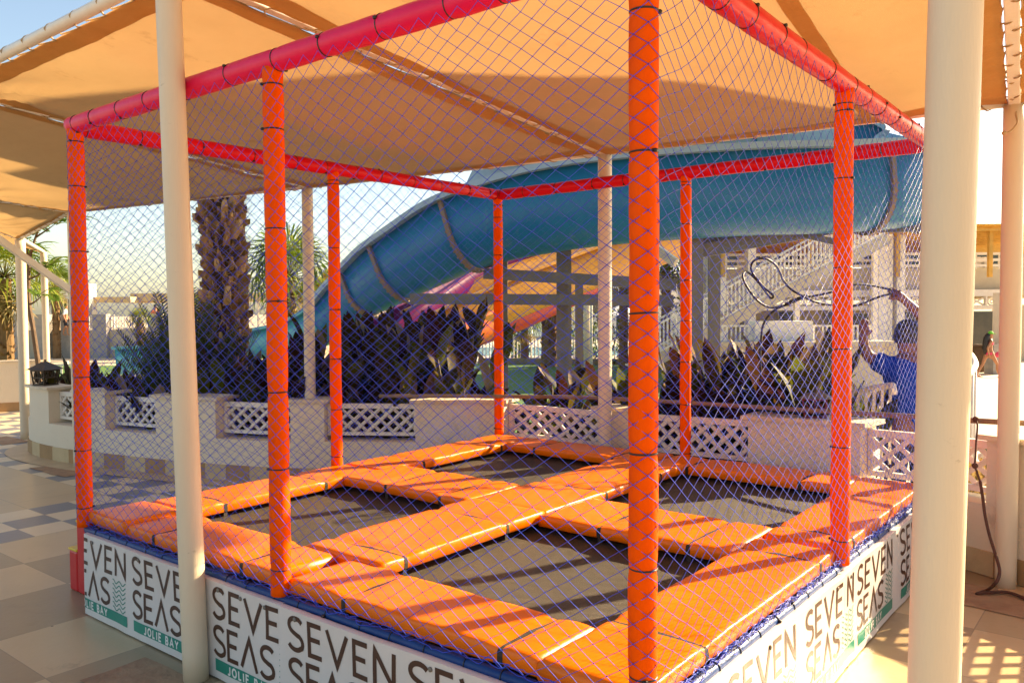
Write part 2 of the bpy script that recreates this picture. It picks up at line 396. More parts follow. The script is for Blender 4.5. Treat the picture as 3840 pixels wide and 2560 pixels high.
rail((-A3, -.02, RZ-.015), (-A3, B3+.02, RZ), M['red'])
rail((-A3-.02, B3, RZ), (.02, B3, RZ), M['red'])
# frame rail wrapped in blue vinyl, legs behind the banners
def wob(p, q, n, amp, f): 
    p, q = Vector(p), Vector(q); return [p+(q-p)*(i/n)+V(0, 0, amp*nz(i*f, p.x, q.y)) for i in range(n+1)]
for (p, q) in (((-A3+.03, 0), (0, 0)), ((0, 0), (0, B3)), ((-A3, 0), (-A3, B3)), ((-A3, B3), (0, B3))):
    b = MB(); b.tube(wob((*p, DZ-.02), (*q, DZ-.02), 40, .003, .4), .021, 14); fr = b.build('base_rail', M['bluepad'], TR, smooth=True)
    Ln = (Vector(q)-Vector(p)).length; d = (Vector((*q, 0))-Vector((*p, 0)))/Ln
    for t_ in range(int(Ln/.17)):
        k_ = MB(); ring(k_, Vector((*p, DZ-.02))+d*(.1+t_*.17+.03*random.random()), d, .0225, .002, 14); k_.build('cable_tie', M['tie'], fr, smooth=True)
for (x, y) in [(-A3+.09, .06), (-A3/2, 0), (0, 0), (0, B3/2), (0, B3), (-A3/2, B3), (-A3, B3), (-A3, B3/2), (-A3/2, B3/2)]:
    b = MB(); b.tube([(x, y, .006), (x, y, DZ-.03)], .024, 12); b.lathe((x, y, 0), [(.05, 0.001), (.05, .008), (.026, .01)], 12); b.build('leg', M['steel'], TR, smooth=True)
b = MB(); b.bar((-A3/2, 0, DZ-.04), (-A3/2, B3, DZ-.04), .05, .05); b.bar((-A3, B3/2, DZ-.045), (0, B3/2, DZ-.045), .05, .05); b.build('cross_bar', M['steel'], TR)
# jumping mats
MX, MY = -1.672, 1.69
for (x0, x1, y0, y1) in ((-A3+.2, MX-.1, .2, MY-.1), (MX+.1, -.2, .2, MY-.1), (-A3+.2, MX-.1, MY+.1, B3-.2), (MX+.1, -.2, MY+.1, B3-.2)):
    b = MB()
    def bedf(u, v, x0=x0, x1=x1, y0=y0, y1=y1):
        return V(x0+(x1-x0)*u, y0+(y1-y0)*v, DZ-.022-.018*math.sin(u*math.pi)*math.sin(v*math.pi))
    b.grid(14, 14, bedf); b.grid(2, 2, lambda u, v: bedf(u, v)-V(0, 0, .004)); b.build('jumping_mat', M['bed'], TR, smooth=True)
# edge pads
def pad(p, q, wd, straps, seed, th=.063, z0=DZ+.0, endl=0, endr=0):
    p, q = Vector((*p, 0)), Vector((*q, 0)); Ln = (q-p).length; d = (q-p)/Ln; s = V(-d.y, d.x, 0)
    nu = max(10, int(Ln/.03)); prof = []
    # cross-section loop (t across -1..1, h 0..1), rounded
    sec = [(-.96, 0), (-1, .12), (-1.005, .6), (-.992, .88), (-.96, .98), (-.85, 1.0), (-.4, 1.01), (0, 1.015), (.4, 1.01), (.85, 1.0), (.96, .98), (.992, .88), (1.005, .6), (1, .12), (.96, 0)]
    b = MB(); vs = []; fs = []; m = len(sec)
    for i in range(nu+1):
        t = Ln*i/nu; e = min(t, Ln-t)
        endf = min(1, (e/.03)) ** .5 if e < .03 else 1
        pin = sum(math.exp(-((t-k_)/.03)**2) for k_ in straps); pin = min(pin, 1)
        for (a, h) in sec:
            wr = .003*nz(t*5+seed, a*1.5, h)+.006*pin*nz(t*40, a*5+seed)+.0025*nz(t*14+seed, a*4)
            hh = h*(th*(.93+.07*endf)-.011*pin) + (wr if h > .3 else 0)
            ww = wd/2*a*(1-.035*pin)+.004*nz(t*6+seed, h*3, a)
            vs.append(p+d*t+s*ww+V(0, 0, z0+hh+.005*nz(t*1.1+seed)))
    for i in range(nu):
        for k_ in range(m-1): fs.append((i*m+k_, (i+1)*m+k_, (i+1)*m+k_+1, i*m+k_+1))
        fs.append((i*m+m-1, (i+1)*m+m-1, (i+1)*m, i*m))
    fs.append(tuple(range(m))); fs.append(tuple(nu*m+k_ for k_ in range(m))[::-1])
    b.add(vs, fs); o = b.build('edge_pad', M['orange'], TR, smooth=True)
    for k_ in straps:
        i = min(nu, max(0, round(k_/Ln*nu))); sb = MB()
        loop = [vs[i*m+j]+((vs[i*m+j]-(p+d*k_+V(0, 0, z0+.03))).normalized())*.0035 for j in range(m)]
        loop = [loop[0]-V(0, 0, .06)]+loop+[loop[-1]-V(0, 0, .06)]
        hw = d*.011+s*.0
        vv = []; ff = []
        for j, q_ in enumerate(loop): vv += [q_-hw, q_+hw]
        for j in range(len(loop)-1): ff.append((2*j, 2*j+1, 2*j+3, 2*j+2))
        sb.add(vv, ff); sb.build('strap', M['strap'], o, smooth=False)
    return o
PW = .36
pad((-A3+.06, .18), (MX-.03, .18), PW-.03, [.62, 1.33], 1, z0=DZ+.004)
pad((MX+.06, .175), (-.37, .175), PW-.03, [.33, 1.08], 2)
pad((-.185, .0), (-.185, MY+.02), PW, [.43, 1.52], 3, z0=DZ+.003)
pad((-.185, MY+.1), (-.185, B3-.02), PW, [.2, 1.12], 4)
pad((-A3+.185, .36), (-A3+.185, MY+.05), PW, [.25, .95], 5)
pad((-A3+.185, MY+.07), (-A3+.185, B3-.02), PW, [.42, 1.28], 6)
pad((-A3+.37, B3-.185), (MX-.02, B3-.185), PW, [.28, .98], 7)
pad((MX+.02, B3-.185), (-.37, B3-.185), PW, [.25, 1.0], 8)
pad((MX, .33), (MX, MY-.2), .5, [.16, .85], 9, z0=DZ+.012)
pad((MX, MY-.21), (MX, B3-.33), .5, [.62, 1.3], 10, z0=DZ+.006)
pad((-A3+.36, MY), (MX-.26, MY), .5, [.38, .85], 11, z0=DZ+.006)
pad((MX+.26, MY-.02), (-.36, MY-.02), .5, [.36, .83], 12, z0=DZ+.002)
pad((-A3+.03, .15), (-A3+.42, .15), .3, [], 13, z0=DZ+.02, th=.06)
# nets
def net(p, q, out, seed, sag=0.0, sagc=.3, loose=0.0):
    p, q, out = Vector((*p, 0)), Vector((*q, 0)), Vector((*out, 0)); Ln = (q-p).length; d = (q-p)/Ln
    hz = .0272; AR = .0445; ex = AR*math.pi/4
    nx = 2*round((Ln+2*ex)/.0417/2); nzv = 2*round((RZ-.05-DZ-.03)/hz/2)
    def pos(i, j):
        s = -ex+(Ln+2*ex)*i/nx; z = DZ+.03+j*hz; t = j/nzv; e = min(1, max(0, min(s, Ln-s))/.14)
        g = math.exp(-((s/Ln-sagc)/.24)**2)*e
        z -= sag*g*1.9*t**2.2*(1-t**5)
        z -= loose*e*math.exp(-((s/Ln-.25)/.2)**2)*math.exp(-((t-.32)/.2)**2)
        if j == nzv: z = RZ-.035+.01*nz(i*3.3, seed)
        elif j == nzv-1: z = z*.6+(RZ-.06)*.4
        if s < 0 or s > Ln:
            c = p if s < 0 else q; a = (-s if s < 0 else s-Ln)/AR; sg = -1 if s < 0 else 1
            return c+out*AR*math.cos(a)+d*(sg*AR*math.sin(a))+V(0, 0, z)
        s += e*(.013*nz(s*1.6+seed, z*1.6)+.005*nz(s*9+seed, z*9))
        z += (e*(.012*nz(s*1.7+seed+9, z*1.5)+.004*nz(s*9, z*9+seed))) if j < nzv else 0
        o_ = AR+e*(.014*nz(s*1.3, z*1.3, seed)+.006*abs(nz(s*5, z*5, seed)))
        return p+d*s+out*o_+V(0, 0, z)
    b = MB(); r = .00108; vs = []; fs = []
    P = {(i, j): pos(i, j) for i in range(nx+1) for j in range(nzv+1) if (i+j) % 2 == 0}
    for (i, j), a in P.items():
        for di, dj in ((1, 1), (1, -1)):
            c = P.get((i+di, j+dj))
            if c is None: continue
            x, z = frame(c-a, out); k0 = len(vs)
            for q_ in (a, c):
                for k_ in range(3):
                    t = k_*2.0944; vs.append(q_+(x*math.cos(t)+z*math.sin(t))*r)
            for k_ in range(3): fs.append((k0+k_, k0+(k_+1) % 3, k0+3+(k_+1) % 3, k0+3+k_))
        k0 = len(vs); rr = .0027
        for u_ in (d*rr, out*rr, -d*rr, -out*rr, V(0, 0, rr*.8), V(0, 0, -rr*.8)): vs.append(a+u_)
        for k_ in range(4): fs += [(k0+k_, k0+(k_+1) % 4, k0+4), (k0+(k_+1) % 4, k0+k_, k0+5)]
    b.add(vs, fs); o = b.build('net', M['net'], TR, smooth=True)
    # slack hem gathered on the base rail
    h = MB(); amount = 5 if seed == 2 else 3
    for k_ in range(amount):
        pts = []; s = .05
        while s < Ln-.05:
            pts.append(p+d*(s+.03*nz(s*23, k_*9+seed))+out*(.012+.03*abs(nz(s*17+3, k_*5+seed)))+V(0, 0, DZ+.028+.026*nz(s*19+7, k_*7.7+seed)-.012*(k_ % 3)))
            s += .012
        h.tube(pts, .0014, 4)
    h.build('net_hem', M['net'], o, smooth=True)
net((-A3, 0), (0, 0), (0, -1), 1, .02, .5)
net((0, 0), (0, B3), (1, 0), 2, .17, .3)
net((-A3, 0), (-A3, B3), (-1, 0), 3, .05, .6, .05)
net((-A3, B3), (0, B3), (0, 1), 4, .05, .3)

# ---------------------------------------------------------------- banners with lettering
def arc(cx, cy, rx, ry, a0, a1, n=10):
    return [(cx+rx*math.cos(R_(a0+(a1-a0)*i/n)), cy+ry*math.sin(R_(a0+(a1-a0)*i/n))) for i in range(n+1)]
GL = {
 'S': (.62, [arc(.33, .76, .27, .22, 30, 180, 9)+arc(.33, .76, .27, .24, 190, 250, 4)+[(.38, .48)]+arc(.3, .25, .3, .25, 55, -30, 6)+arc(.3, .25, .28, .23, -40, -155, 8)]),
 'E': (.52, [[(.5, .97), (.04, .97), (.04, .03), (.5, .03)], [(.04, .52), (.44, .52)]]),
 'V': (.78, [[(.02, 1), (.39, .03), (.76, 1)]]),
 'N': (.68, [[(.04, 0), (.04, .96), (.64, .04), (.64, 1)]]),
 'A': (.78, [[(.02, 0), (.39, .97), (.76, 0)]]),
 'J': (.45, [[(.38, 1), (.38, .3)]+arc(.2, .27, .18, .25, 0, -150, 7)]),
 'O': (.72, [arc(.36, .5, .32, .47, 90, 450, 20)]),
 'L': (.46, [[(.06, 1), (.06, .04), (.44, .04)]]),
 'I': (.2, [[(.1, 0), (.1, 1)]]),
 'B': (.55, [[(.06, .5), (.06, .97), (.28, .97)]+arc(.28, .745, .19, .225, 90, -90, 7)+[(.06, .52), (.06, .03), (.3, .03)]+arc(.3, .27, .2, .24, -90, 90, 7)+[(.1, .51)]]),
 'Y': (.66, [[(.02, 1), (.33, .5), (.33, 0)], [(.64, 1), (.33, .5)]]),
 'a': (.7, [[(.02, 0), (.35, 1), (.68, 0)], [(.15, .33), (.55, .33)]]),
 ' ': (.3, []), 'C': (.66, [arc(.36, .5, .32, .47, 50, 310, 14)]), 'M': (.85, [[(.04, 0), (.1, 1), (.42, .2), (.74, 1), (.8, 0)]]),
 '.': (.2, [[(.08, 0), (.08, .09)]]),
}
def ribbon(mb, pts, t, fn, clip):
    # pts in (u, v) metres; fn maps to 3D
    P = [Vector((x, y)) for x, y in pts]; Q = [P[0]]
    for a, c in zip(P, P[1:]):
        k_ = max(1, int((c-a).length/.02))
        for i in range(1, k_+1): Q.append(a+(c-a)*(i/k_))
    m = len(Q); closed = (Q[0]-Q[-1]).length < 1e-5
    L_, Rr = [], []
    for i in range(m):
        a = (Q[i]-Q[i-1]) if i > 0 else ((Q[1]-Q[0]) if not closed else Q[0]-Q[-2])
        c = (Q[i+1]-Q[i]) if i < m-1 else ((Q[-1]-Q[-2]) if not closed else Q[1]-Q[0])
        a.normalize(); c.normalize(); na, nc = Vector((-a.y, a.x)), Vector((-c.y, c.x)); mm = na+nc
        if mm.length < .3: mm = na
        mm.normalize(); k_ = min(2.2, 1/max(.35, mm.dot(na))); L_.append(Q[i]+mm*t/2*k_); Rr.append(Q[i]-mm*t/2*k_)
    vs = []; fs = []
    for a, c in zip(L_, Rr):
        vs += [fn(min(max(a.x, clip[0]), clip[1]), a.y), fn(min(max(c.x, clip[0]), clip[1]), c.y)]
    for i in range(m-1):
        if Q[i].x < clip[0]-t/2 or Q[i].x > clip[1]+t/2 or Q[i+1].x < clip[0]-t/2 or Q[i+1].x > clip[1]+t/2: continue
        fs.append((2*i, 2*i+1, 2*i+3, 2*i+2))
    mb.add(vs, fs)
def text(mb, s, u0, v0, h, wide, t, fn, clip, gap=.16):
    u = u0
    for ch in s:
        wd, gl = GL[ch]
        for g_ in gl: ribbon(mb, [(u+x*h*wide, v0+y*h) for x, y in g_], t, fn, clip)
        u += (wd+gap)*h*wide
    return u
def twidth(s, h, wide, gap=.16): return sum((GL[c][0]+gap)*h*wide for c in s)-gap*h*wide
def banner(u0, u1, units, base, du, out, seed, extra=0.0, deepen=0.0):
    base, du, out = Vector(base), Vector(du), Vector(out); ZT, ZB = DZ-.024, .008
    def surf(u, v, off=0.0):
        e = .0085*nz(u*2.3+seed, v*3)+.004*nz(u*9+seed, v*2.2)
        e += .006*sum(math.exp(-((u-k_)/.02)**2) for k_ in (u0+.12, u0+.36, u1-.12))*max(0, (v-.25)/.2)*nz(u*30, v*6, seed)
        return base+du*u+out*(e+off+extra)+V(0, 0, v)
    b = MB(); nu = max(6, int((u1-u0)/.025))
    b.grid(nu, 16, lambda a, c: surf(u0+(u1-u0)*a, ZB+(ZT-ZB)*c, 0))
    b.grid(nu, 2, lambda a, c: surf(u0+(u1-u0)*a, ZT, 0)-out*(.03*c)+V(0, 0, .004*math.sin(c*3.14)))
    b.grid(nu, 1, lambda a, c: surf(u0+(u1-u0)*a, ZB+(ZT-ZB)*c, -.004))
    bo = b.build('banner', M['banner'], TR, smooth=True)
    clip = (u0+.003, u1-.003)
    f1 = lambda u, v: surf(u, v, .0015); f2 = lambda u, v: surf(u, v, .0028)
    for x0 in units:
        le = MB(); gr = MB(); wv = MB(); js = MB()
        W_ = .60; h = .128
        s1 = W_/twidth('SEVEN', h, 1, .2); text(le, 'SEVEN', x0, .275, h, s1, .019, f1, clip, .2)
        s2 = .435/twidth('SEAS', h, 1, .13); text(le, 'SEAS', x0, .112, h, s2, .019, f1, clip, .13)
        for k_ in range(7):
            ribbon(wv, [(x0+.47+.13*i/24, .245-.0225*k_+.0085*math.sin(i/24*6.283*2+1.2)) for i in range(25)], .005, f1, clip)
        a0, a1 = max(x0+.01, clip[0]), min(x0+.615, clip[1])
        if a1 > a0: gr.grid(max(2, int((a1-a0)/.03)), 2, lambda a, c: f1(a0+(a1-a0)*a, .042+.052*c))
        h3 = .036; jw = .3/twidth('JOLIE BaY', h3, 1, .32); wj = .3
        text(js, 'JOLIE BaY', x0+.11, .05, h3, jw, .0085, f2, clip, .32)
        if le.f: le.build('lettering', M['ink'], bo)
        if gr.f: gr.build('green_strip', M['green'], bo)
        if wv.f: wv.build('wave_emblem', M['green'], bo)
        if js.f: js.build('strip_lettering', M['print'], bo)
    for k_ in (u0+.1, (u0+u1)/2, u1-.1):
        sc = MB(); c = surf(k_, ZT-.03, .001); x, z = frame(out)
        sc.tube([c, c+out*.003, c+out*.005], [.009, .009, .004], 10); sc.build('washer', M['steel'], bo, smooth=True)
    return bo
# front-left face: u = x
fy = -.047
banner(-3.272, -2.117, [-3.43, -2.765], (0, fy, 0), (1, 0, 0), (0, -1, 0), 1)
banner(-2.115, -1.585, [-2.062], (0, fy, 0), (1, 0, 0), (0, -1, 0), 2, .002)
banner(-1.583, .05, [-1.53, -.868, -.205], (0, fy, 0), (1, 0, 0), (0, -1, 0), 3, .006)
fx = .047
banner(-.05, 1.66, [-.21, .452, 1.163], (fx, 0, 0), (0, 1, 0), (1, 0, 0), 4, .004)
banner(1.662, B3+.045, [1.213, 1.876, 2.64, 3.303], (fx, 0, 0), (0, 1, 0), (1, 0, 0), 5)
banner(-B3-.04, -.03, [-3.4, -2.74, -2.08, -1.42, -.76], (-A3-.0, 0, 0), (0, -1, 0), (-1, 0, 0), 6)
banner(-.04, A3+.04, [.05, .71, 1.37, 2.03, 2.69], (0, B3+.047, 0), (-1, 0, 0), (0, 1, 0), 7)

# red and yellow foam step at the far-left corner
st = thing('foam_step', (-3.55, .4, 0), 'red foam step with yellow treads beside the far-left post', 'foam step')
b = MB(); b.box((-3.7, .4, .115), (.1, .64, .23)); b.box((-3.535, .4, .2), (.23, .64, .4)); b.build('step_body', M['stepred'], st, bevel=.012)
b = MB(); b.box((-3.7, .4, .2365), (.102, .645, .014)); b.build('tread', M['stepyel'], st, bevel=.004)
b = MB(); b.box((-3.535, .4, .4075), (.232, .645, .014)); b.build('tread', M['stepyel'], st, bevel=.004)

# ---------------------------------------------------------------- shade canopy: columns, beams, laced fabric
E5 = V(.436, 3.36, 2.71); E4 = V(-2.37, 3.6, 2.81); E3 = V(-5.03, 2.77, 2.71)
E2 = at(165, 484, 8.25); E1 = at(46, 547, 10.1)
E0 = at(100, 578, 13.2)
F5 = V(.81, .03, 3.07); F4 = V(-2.16, -.1, 3.02); F3 = V(-4.9, -.1, 3.0); F2 = at(-60, 450, 8.05); F1 = at(-160, 470, 9.6)
SC = thing('shade_canopy', (-2.16, -.1, 0), 'tan fabric sun canopy laced to white beams on cream columns over the trampoline', 'canopy')
def column(x, y, top, r=.053, label=None, foot=0.0, parent=SC, lean=0.0):
    b = MB(); n = 28; P = [V(x+lean*(i/24), y, foot+(top-foot)*i/24) for i in range(25)]
    b.tube(P, r, n); o = b.build('column', M['column'], parent, smooth=True)
    if label: o['label'] = label
    return o
column(-2.118, -.1, 3.0, .0525, 'cream column scuffed at the foot, in front of the banner', lean=-.11)
column(.714, -.005, 3.05, .0525, 'nearest cream column, cut off by the bottom of the photo', lean=.045)
column(E5.x, E5.y-.005, 2.69, .054)
column(E4.x, E4.y, E4.z-.02, .055); column(E3.x, E3.y, 2.69, .05)
column(E2.x, E2.y, E2.z, .046); column(E1.x, E1.y, E1.z-.02, .058); column(E0.x, E0.y, E0.z, .05, foot=-.25)
def beam(a, c, wd=.05, h=.05):
    b = MB(); b.bar(a, c, wd, h); return b.build('beam', M['beam'], SC, bevel=.006)
def pipe(a, c, r=.024):
    b = MB(); b.tube([a, c], r, 14); return b.build('beam', M['beam'], SC, smooth=True)
for a, c in ((E5, E4), (E4, E3), (E3, E2), (E2, E1), (E1, E0)): pipe(a, c, .026)
beam(E5, F5, .06, .06); beam(E4, F4, .055, .05); beam(E3, F3, .05, .05); beam(E2, F2); beam(E1, F1)
pipe(F5+(F5-F4)*.15, F4, .03); pipe(F4, F3, .03); pipe(F3, F2, .03); pipe(F2, F1, .03)
b = MB(); b.bar(at(163, 668, 8.2), at(-40, 522, 7.4), .045, .06); b.build('brace', M['beam'], SC)
def fabric(e0, e1, f1, f0, seed, sag=.1, seam=None):
    # e = eave edge, f = front edge; 0/1 along the eave
    le = (e1-e0).length; ln = ((f0-e0).length+(f1-e1).length)/2
    G = 44
    ins = .032
    def q(u, v):
        def edge(t, L_):   # scalloped inset between eyelets
            k_ = max(1, round(L_/.27)); return ins*(1+.22*abs(math.sin(t*k_*math.pi)))
        uu = u; vv = v
        iu = edge(v, ln)/le; iv = edge(u, le)/ln
        uu = iu+(1-2*iu)*u; vv = iv+(1-2*iv)*v
        p = (e0*(1-uu)+e1*uu)*(1-vv)+(f0*(1-uu)+f1*uu)*vv
        m = math.sin(u*math.pi)*math.sin(v*math.pi)
        z = -sag*m - .012*nz(u*4+seed, v*5)*min(1, m*3+.2)
        ed = min(u, 1-u, v, 1-v)
        z += .011*nz(u*16+seed, v*13)*math.exp(-ed/.07)+.018*nz(u*7+v*9+seed, u*2)*m
        cr = math.exp(-((u-.12)**2+(v-.9)**2)/.03)+math.exp(-((u-.9)**2+(v-.05)**2)/.02)
        z += .02*cr*math.sin(math.atan2(v-1, u+.001)*14)
        return p+V(0, 0, z-.02)
    b = MB(); b.grid(G, G, lambda i, j: q(i, j))
    o = b.build('canopy_fabric', M['fabric'], SC, smooth=True)
    h = MB(); w_ = .035
    for (fn) in (lambda t: (q(t, 0), q(t, w_)), lambda t: (q(t, 1), q(t, 1-w_)), lambda t: (q(0, t), q(w_*ln/le, t)), lambda t: (q(1, t), q(1-w_*ln/le, t))):
        h.grid(G*2, 1, lambda a, c, fn=fn: fn(a)[0].lerp(fn(a)[1], c)-V(0, 0, .006))
    if seam is not None:
        h.grid(G, 1, lambda a, c: q(seam+.012*math.sin(a*4)+.022*c*(1+.4*a), a)-V(0, 0, .008))
    h.build('hem', M['hem'], o, smooth=True)
    for (L_, ed, bm) in ((le, lambda t: q(t, 0), lambda t: e0.lerp(e1, t)), (le, lambda t: q(t, 1), lambda t: f0.lerp(f1, t)), (ln, lambda t: q(0, t), lambda t: e0.lerp(f0, t)), (ln, lambda t: q(1, t), lambda t: e1.lerp(f1, t))):
        n_ = max(2, round(L_/.27)); pts = []; up_ = V(0, 0, .034)
        for k_ in range(n_):
            t = (k_+.5)/n_; a = ed(t); c = bm(t); dn = (c-a); dn.z = 0; dn = dn.normalized() if dn.length > 1e-4 else V(1, 0, 0); tl = (bm(min(1, t+.02))-bm(t-.02)).normalized()*.027*(1+.5*nz(k_*3.3, seed))
            pts += [a-tl*.3+V(0, 0, -.008), a+dn*.01-up_*.3, c-up_+tl*.5-dn*.01, c+dn*.035+tl, c+up_+tl*1.6, c-dn*.034+tl*2.2+up_*.5, a+tl*2+V(0, 0, .01)]
        lc = MB(); lc.tube(smooth_path(pts, 2), .0042, 4, caps=False); lc.build('lacing_rope', M['rope'], o, smooth=True)
    return o
fabric(E4, E5, F5, F4, 1, .12, seam=.72)
fabric(E3, E4, F4, F3, 2, .1)
fabric(E2, E3, F3, F2, 3, .1)
fabric(E1, E2, F2, F1, 4, .08)
fabric(E0, E1, F1, E0+(F1-E1)+V(-2, 1, 0), 5, .06)
# the row of panels beyond the right-hand rafter
G5 = V(2.4, 2.2, 2.75); H5 = F5+V(2.6, .1, 0)
fabric(E5, G5, H5, F5, 6, .1)
pipe(E5, G5, .026); pipe(F5, H5, .03); beam(G5, H5)
column(G5.x, G5.y, 2.69, .05); column(H5.x, H5.y, 3.05, .0525)
# frayed tail of lacing rope hanging at the right column
rt = MB(); rt.tube(smooth_path([at(2336, 240, 4.5), at(2334, 262, 4.48), at(2337, 280, 4.46), at(2330, 292, 4.45), at(2318, 303, 4.45), at(2308, 306, 4.45)], 5), .0045, 6); rt.ball(at(2306, 306, 4.45), .012)
rt.build('rope_tail', M['rope'], SC, smooth=True)

# ---------------------------------------------------------------- low garden wall with piers and lattice
WP = smooth_path([(2.7, 2.1, 0), (1.7, 2.85, 0), (.95, 3.22, 0), (.44, 3.445, 0), (.1, 3.59, 0), (-.5, 3.71, 0), (-1.2, 3.73, 0), (-2.5, 3.73, 0), (-3.25, 3.74, 0), (-3.65, 3.63, 0), (-4.1, 3.27, 0), (-4.6, 2.95, 0), (-5.1, 2.58, 0), (-5.6, 2.36, 0), (-6.3, 2.14, 0), (-7.0, 1.97, 0), (-7.7, 1.83, 0), (-8.4, 1.78, 0), (-8.95, 1.87, 0), (-9.3, 2.12, 0), (-9.5, 2.5, 0), (-9.55, 3.0, 0), (-9.7, 3.6, 0)], 10)
WL = [0.0]
for a, c in zip(WP, WP[1:]): WL.append(WL[-1]+(c-a).length)
def wpt(s, off=0.0, z=0.0):      # off > 0 = behind the front face
    s = min(max(s, 0), WL[-1]-1e-6); i = max(k_ for k_ in range(len(WL)-1) if WL[k_] <= s); t = (s-WL[i])/(WL[i+1]-WL[i])
    p = WP[i].lerp(WP[i+1], t)
    j0, j1 = WP[max(i-1, 0)], WP[min(i+2, len(WP)-1)]; d = (j1-j0).normalized(); nb = V(d.y, -d.x, 0)
    return p+nb*off+V(0, 0, z)
def s_at(fx):        # arc length where the wall's front face crosses an image column (full-size pixels)
    d = ray(fx/K, 710); nrm = V(-d.y, d.x, 0)
    for i in range(len(WP)-1):
        a = (WP[i]-V(CAM.x, CAM.y, 0)).dot(nrm); c = (WP[i+1]-V(CAM.x, CAM.y, 0)).dot(nrm)
        if a*c <= 0 and (WP[i]-CAM).dot(FW) > 0: return WL[i]+(WL[i+1]-WL[i])*abs(a)/(abs(a)+abs(c)+1e-9)
    return None
GW = thing('garden_wall', (-2, 3.2, 0), 'low cream wall with piers and white lattice panels curving round behind the trampoline', 'garden wall')
TH = .26
def hf(s): return min(.985, max(.9, .975-.022*(s-2.6)))
def wall_run(mb, s0, s1, o0, o1, z0, z1):
    n_ = max(1, int((s1-s0)/.12))
    P = [[wpt(s0+(s1-s0)*i/n_, o, z*(hf(s0+(s1-s0)*i/n_) if z > .2 else 1)) for (o, z) in ((o0, z0), (o1, z0), (o1, z1), (o0, z1))] for i in range(n_+1)]
    vs = [q for r_ in P for q in r_]; fs = []
    for i in range(n_):
        for k_ in range(4): fs.append((i*4+k_, (i+1)*4+k_, (i+1)*4+(k_+1) % 4, i*4+(k_+1) % 4))
    fs += [(0, 1, 2, 3), (n_*4+3, n_*4+2, n_*4+1, n_*4)]
    mb.add(vs, fs)
piers = [(3710, 3880), (2808, 3232), (2240, 2372), (1553, 1886), (1082, 1210), (574, 800), (276, 384), (100, 172)]
PS = [(s_at(a), s_at(c)) for a, c in piers]
PS = [(min(a, c), max(a, c)) for a, c in PS if a is not None and c is not None]
PS.sort()
sill = .43
b = MB(); wall_run(b, 0.01, WL[-1]-.02, 0, TH, .003, sill); b.build('wall_base', M['wall'], GW)
ends = []
for (a, c) in PS:
    b = MB(); wall_run(b, a, c, 0, TH, sill+.001, .825); po = b.build('pier', M['wall'], GW)
    k_ = MB(); wall_run(k_, a-.045, c+.045, -.035, TH+.03, .826, .858); k_.build('pier_cap', M['cap'], po)
b = MB(); wall_run(b, PS[-1][1]+.75, WL[-1]-.02, 0, TH, sill+.001, .825); b.build('pier', M['wall'], GW)
def lattice(s0, s1):
    L_ = s1-s0; z0, z1 = .475, .785; o_ = .135; b = MB()
    if L_ < .15: return
    fr = .035
    wall_run(b, s0+.004, s1-.004, o_-.02, o_+.02, z0, z0+fr); wall_run(b, s0+.004, s1-.004, o_-.02, o_+.02, z1-fr, z1+.015)
    for s in (s0+.02, s1-.02): wall_run(b, s-.016, s+.016, o_-.02, o_+.02, z0+fr, z1-fr)
    o = b.build('lattice_panel', M['lattice'], GW)
    g_ = MB(); h = z1-z0-2*fr; zz0 = z0+fr; n_ = max(2, round(L_/.125)); st_ = L_/n_
    for k_ in range(-2, n_+1):
        for sgn in (1, -1):
            # slat rising by h over a run of 2 cells
            a0 = s0+st_*k_; pts = []
            for i in range(9):
                t = i/8; s = a0+st_*2*t if sgn > 0 else a0+st_*2*(1-t)
                if s0 <= s <= s1: pts.append((s, zz0+h*t))
            for (sa, za), (sb, zb) in zip(pts, pts[1:]):
                g_.bar(wpt(sa, o_+.004*sgn, za*hf(sa)), wpt(sb, o_+.004*sgn, zb*hf(sb)), .016, .031, up=(sb-sa and 1 or 1, 0, .001))
    g_.build('lattice_slats', M['lattice'], o)
for (a, c), (d_, e_) in zip(PS, PS[1:]): lattice(c, d_)
lattice(max(0.05, PS[0][0]-1.0), PS[0][0]); 
lattice(PS[-1][1], PS[-1][1]+.75)
# sandstone skirting: alternating tiles along the foot
ca, cb = mat('sandstone_tile_brown', (.42, .24, .1), .7, (.34, .19, .08), 5, .2, 40), mat('sandstone_tile_pale', (.6, .44, .24), .7, (.52, .37, .2), 5, .2, 40)
ta, tb = MB(), MB(); s = .02; k_ = 0
while s < WL[-1]-.2:
    l_ = .24+.08*random.random(); (ta if k_ % 2 else tb).__class__
    wall_run(ta if k_ % 2 else tb, s, min(s+l_-.003, WL[-1]-.03), -.014, -.001, .004, .145+.006*random.random()); s += l_; k_ += 1
ta.build('skirting', ca, GW); tb.build('skirting', cb, GW)
# floor border that follows the curved foot
b = MB(); vs = []; fs = []; n_ = 60
for i in range(n_+1):
    s = 7.8+(WL[-1]-8.2)*i/n_; vs += [wpt(s, -.01, .005), wpt(s, -.24, .005)]
for i in range(n_): fs.append((2*i, 2*i+1, 2*i+3, 2*i+2))
b.add(vs, fs); tag(b.build('floor_border', mat('border_tile', (.6, .46, .28), .5, (.5, .37, .21), 4, .1, 30)), kind='structure')
